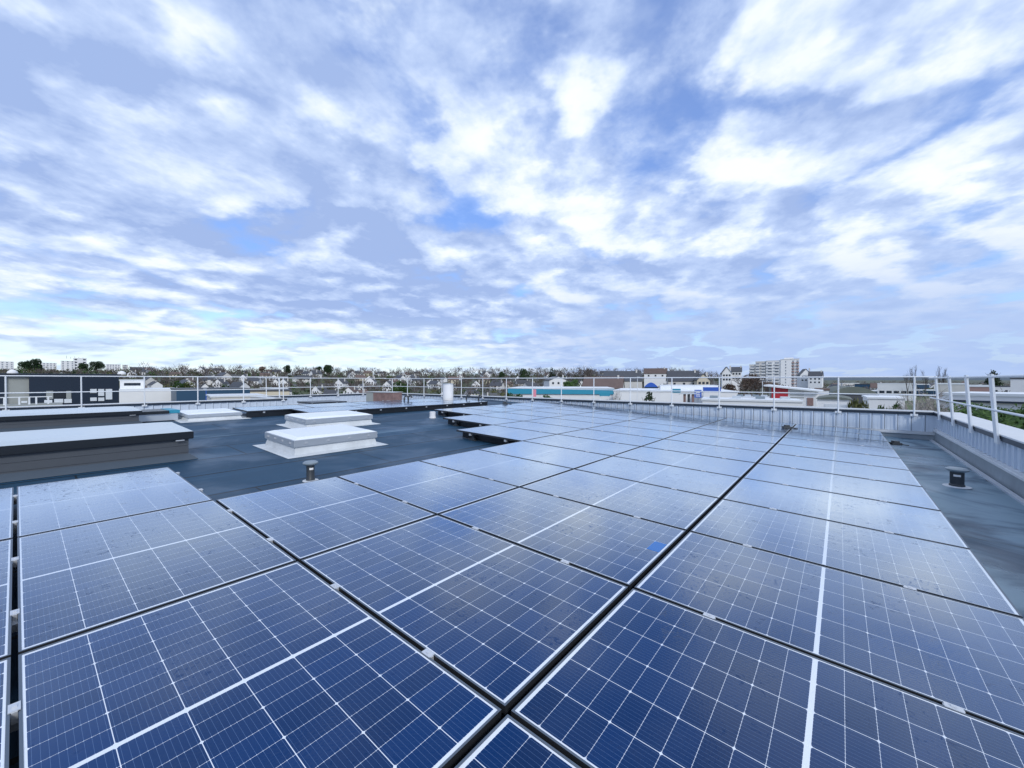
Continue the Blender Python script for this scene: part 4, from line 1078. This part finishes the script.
for i in range(2):
    r = random.Random(80+i); bl = [(r.uniform(-2.2, 2.2), r.uniform(-2, 2), 2.6+r.uniform(-.9, 2.), r.uniform(1.2, 2.), .85) for _ in range(8)]
    TREES['bush%d' % i] = (trunkmesh(3, .2), leaf_cloud(80+i, bl, 2200, .42).mesh('crown', M['hedge']))
    TREES['olive%d' % i] = (TREES['bush%d' % i][0], leaf_cloud(90+i, bl, 2200, .42).mesh('crown', M['olive']))
    TREES['russet%d' % i] = (trunkmesh(5, .3), leaf_cloud(95+i, [(b[0]*1.2, b[1], b[2]+3, b[3]*1.15, .9) for b in bl], 1500, .5).mesh('crown', M['rusty']))
bl = [(0, 0, z_, (7.5-z_)*.34+.25, 1.0) for z_ in (1.2, 2.3, 3.4, 4.5, 5.6, 6.6)]
TREES['conifer0'] = (trunkmesh(7, .16), leaf_cloud(99, bl, 1500, .4).mesh('crown', M['green']))
TOPS = {k: max(v.co.z for v in c_.vertices) for k, (t_, c_) in TREES.items()}
def tree(kind, px, d, top, label, group=None, wide=1., name='tree'):
    p = at(px, d); z = terrain(p.x, p.y)-.2
    s = (hz(top, d)-z)/TOPS[kind]
    o = thing(name, label, 'tree', (p.x, p.y, z), random.uniform(0, 6.28), group)
    tr, cr = TREES[kind]
    link('trunk', tr, o); link('crown', cr, o)
    o.scale = (s*wide, s*wide, s)
    return o
P_ = 'pine_tree'
tree('pine0', 25, 400, 361, 'dark green pine between the two leftmost apartment blocks', wide=.9, name=P_)
tree('pine1', 34, 395, 358, 'taller dark pine rising behind the white slab block at left', wide=.85, name=P_)
tree('pine2', 84, 380, 362.5, 'dark round pine just right of the tallest left apartment tower', wide=.95, name=P_)
tree('pine0', 97, 385, 361, 'dark round pine left of the pale end apartment block', wide=1., name=P_)
tree('russet0', 263, 380, 366, 'russet rounded tree on the skyline left of the round pine', wide=1.2)
tree('pine1', 287, 400, 364.5, 'single round dark pine on the skyline', wide=.75, name=P_)
tree('pine2', 319, 400, 366, 'left half of the wide dark pine pair on the skyline', wide=.8, name=P_)
tree('pine0', 328, 398, 364.5, 'right half of the wide dark pine pair on the skyline', wide=.85, name=P_)
tree('bush0', 181, 140, 380, 'dark green bush above the left end of the blue shed', wide=.45, name='bush')
tree('olive1', 192, 142, 379, 'olive green bush above the blue shed', wide=.5, name='bush')
tree('bush1', 222, 150, 383, 'dark bush behind the blue lamp post', wide=.6, name='bush')
tree('bush1', 398, 180, 380, 'dark green bush behind the guardrail, above the weathered box', wide=.8, name='bush')
tree('pine1', 525, 330, 368, 'dark spreading pine above the left end of the teal store', wide=.8, name=P_)
tree('pine2', 502, 350, 371, 'small dark pine left of the spreading pine', wide=.7, name=P_)
tree('conifer0', 552, 300, 367, 'slim pointed conifer on the skyline above the teal store', name=P_)
tree('bush0', 572, 190, 379, 'dark bush right of the tall white rendered house', wide=.7, name='bush')
tree('bush1', 545, 100, 394, 'low green bush in front of the teal store', wide=.8, name='bush')
tree('bush0', 514, 110, 392, 'small green bush at the left end of the teal store', wide=.6, name='bush')
tree('conifer0', 649, 72, 390.5, 'small dark conifer in front of the white warehouse', wide=.8, name=P_)
for i, (px, d, top) in enumerate(((576, 260, 366), (583, 255, 365), (592, 262, 364.5), (597, 250, 366.5), (635, 300, 366), (566, 270, 367))):
    tree('bare%d' % (i % 5), px, d, top, 'bare brown tree on the skyline, %s' % ('lone one left of the flat topped house' if px == 635 else '%s from left in clump above the teal store' % ORD[[566, 576, 583, 592, 597].index(px)]), 'bare trees of the skyline clump', wide=1.1)
for i, (px, top) in enumerate(((728, 383), (737, 379), (744, 374), (751, 373), (758, 374), (765, 378), (772, 381), (748, 384), (757, 385))):
    tree(('bare%d' % (i % 5)) if i % 3 else 'russet%d' % (i % 2), px, 190+7*(i % 4), top, 'bare dark tree below the apartment block, %s' % (('%s from left in the taller row' % ORD[i]) if i < 7 else ('left of two lower ones' if i == 7 else 'right of two lower ones')), 'bare trees below the apartment block', wide=1.1)
tree('bare1', 617, 96, 385, 'thin bare tree in front of the white warehouse', wide=.45)
tree('olive0', 858, 50, 395, 'bushy green shrub right of the curved roof building', wide=.26, name='bush')
tree('bush0', 887, 46, 400.5, 'low dark shrub in front of the white shed', wide=.25, name='bush')
for i, (px, top, w_) in enumerate(((908, 366, .42), (914, 364, .4), (925, 369, .4), (939, 365, .55), (944, 367, .45))):
    tree('poplar%d' % (i % 2), px, 200, top, 'tall thin bare poplar at the right, %s from left' % ORD[i], 'thin poplars by the right corner', wide=w_, name='poplar')
for i, (px, top, w_) in enumerate(((905, 386, .8), (918, 384, .9), (930, 392, .8))):
    tree('birch%d' % (i % 2), px, 42, top, 'pale bare birch beyond the far right corner, %s' % ('leftmost of three', 'middle of three', 'rightmost of three')[i], 'pale birches by the far corner', wide=w_, name='birch_tree')
tree('conifer0', 993, 300, 369.5, 'small pointed conifer on the right horizon', name=P_)

# lamp posts
for px, d, top, lab in ((637.5, 100, 376, 'slim white lamp post in front of the white warehouse'), (762.5, 95, 380, 'slim white post beside the red showroom')):
    b = bthing('lamp_post', lab, px-1, px+1, d, 'lamp post')[0]
    m = MB(); m.tube([(0, 0, 0), (0, 0, hz(top, d))], [.11, .06], 8); m.build('pole', M['rail'], b)
    m = MB(); m.box(-.1, .55, -.08, .08, hz(top, d)+.003, hz(top, d)+.12); m.build('lamp_head', M['alu'], b)

# the wooded hill: one mass of twigs nobody could count
def woodland():
    r = random.Random(3); mb = MB()
    for _ in range(2100):
        px = r.uniform(-30, 735) if r.random() < .93 else r.uniform(735, 960)
        d = r.uniform(230, 520) if px < 735 else r.uniform(500, 900)
        p = at(px, d); z = terrain(p.x, p.y)
        hgt = r.uniform(3, 7) if (d < 380 or r.random() < .6) else r.uniform(7, 12)
        if px < 130: hgt *= .6
        wdt = hgt*r.uniform(.3, .5)
        for i in range(30):
            a = r.uniform(0, 6.28); t = r.random()**.7
            q = p + Vector((math.cos(a), math.sin(a), 0))*wdt*r.random()**.5*(1-.6*t*t)
            b0 = Vector((q.x, q.y, z+hgt*t*.75)); L = hgt*r.uniform(.18, .35)
            dirv = Vector((math.cos(a)*.5, math.sin(a)*.5, r.uniform(.4, 1.2))).normalized(); s = dirv.orthogonal().normalized()*r.uniform(.09, .26)
            mb.quad([b0-s, b0+s, b0+dirv*L])
    for _ in range(900):
        px = r.uniform(735, 1060); d = r.uniform(240, 900); p = at(px, d); z = terrain(p.x, p.y); hgt = r.uniform(2.5, 6.5)
        for i in range(12):
            a = r.uniform(0, 6.28); t = r.random()**.8; q = p + Vector((math.cos(a), math.sin(a), 0))*hgt*.7*r.random()**.5
            b0 = Vector((q.x, q.y, z+hgt*t*.7)); L = hgt*r.uniform(.2, .4)
            dirv = Vector((math.cos(a)*.5, math.sin(a)*.5, r.uniform(.4, 1.2))).normalized(); s = dirv.orthogonal().normalized()*r.uniform(.2, .6)
            mb.quad([b0-s, b0+s, b0+dirv*L])
    me = mb.mesh('distant_woodland', M['twig'])
    tag(link('distant_woodland', me), 'mass of bare brown winter trees covering the hillside', 'woodland', kind='stuff')
    # ivy and evergreen undergrowth between them
    mb = MB()
    for _ in range(1150):
        px = r.uniform(-30, 1060); d = r.uniform(180, 480) if px < 735 else r.uniform(230, 700); p = at(px, d); z = terrain(p.x, p.y); rad = r.uniform(1.5, 4); kind_ = r.choice((0, 0, 1, 2))
        for i in range(26):
            u = Vector((r.gauss(0, .5), r.gauss(0, .5), abs(r.gauss(0, .5))))*rad
            c = Vector((p.x, p.y, z))+u; a = Vector((r.uniform(-1, 1), r.uniform(-1, 1), r.uniform(-1, 1))).normalized()*.8; b = a.orthogonal().normalized()*.6
            mb.quad([c-a, c+a*.7-b, c+b], kind_)
    tag(link('distant_shrubs', mb.mesh('distant_shrubs', [M['green'], M['olive'], M['hedge']])), 'dark evergreen undergrowth scattered over the hillside', 'shrubs', kind='stuff')
woodland()

# hedge strip outside the right hand parapet
def hedge():
    r = random.Random(9); mb = MB()
    for _ in range(17000):
        d = r.uniform(20, 60); px = r.uniform(935, 1160); g = at(px, d)
        z = 5.45 + (d-20)*.034 + .5*math.sin(g.x*.5+g.y*.3) + .4*math.sin(g.y*.7+g.x*.2) + r.uniform(-1.4, .2)
        p = Vector((g.x, g.y, z)); a = Vector((r.uniform(-1, 1), r.uniform(-1, 1), r.uniform(-1, 1))).normalized(); b = a.orthogonal().normalized(); s = r.uniform(.16, .38)
        mb.quad([p-a*s-b*s*.4, p+a*s, p+b*s*.9])
    for i in range(60):
        g = at(r.uniform(940, 1150), r.uniform(21, 59)); mb.tube([(g.x, g.y, 0), (g.x+.2, g.y+.1, 5)], [.16, .06], 5)
    tag(link('hedge', mb.mesh('hedge', M['hedge'])), 'dark green mass of shrubs below the right hand parapet', 'hedge', kind='stuff')
hedge()

# vehicles
def car(label, px, d, paint, rot, van=False):
    b, w, z0 = bthing('parked_car' if not van else 'parked_van', label, px-1, px+1, d, 'van' if van else 'car', rot, 'vehicles among the far buildings', z=0.3)
    L, W_ = (4.2, 1.75) if not van else (5.4, 2.0)
    prof = [(-L/2, .35), (L/2, .35), (L/2, .8), (L/2-.9, .95), (L/2-1.5, 1.42), (-L/2+.9, 1.45), (-L/2+.1, .95)] if not van else [(-L/2, .4), (L/2, .4), (L/2, 1.0), (L/2-.8, 1.25), (L/2-1.5, 2.2), (-L/2, 2.3)]
    m = MB(); m.prism(prof, 'y', -W_/2, W_/2); m.build('body', M[paint], b, bevel=.06)
    m = MB(); m.box(-L/2+1., L/2-1.45, -W_/2-.004, W_/2+.004, (1.0, 1.4)[van], (1.35, 1.95)[van]); m.build('side_window', M['window'], b)
    for sx in (-L*.32, L*.32):
        for sy in (-W_/2+.05, W_/2-.05):
            m = MB(); m.tube([(sx, sy-.1, .33), (sx, sy+.1, .33)], .33, 14); m.build('wheel', M['rubber'], b)
    return b
car('dark car parked in front of the teal store', 566, 132, 'cardark', .1)
car('white van parked beside the doorway of the red showroom', 819, 88, 'carwhite', .3, True)
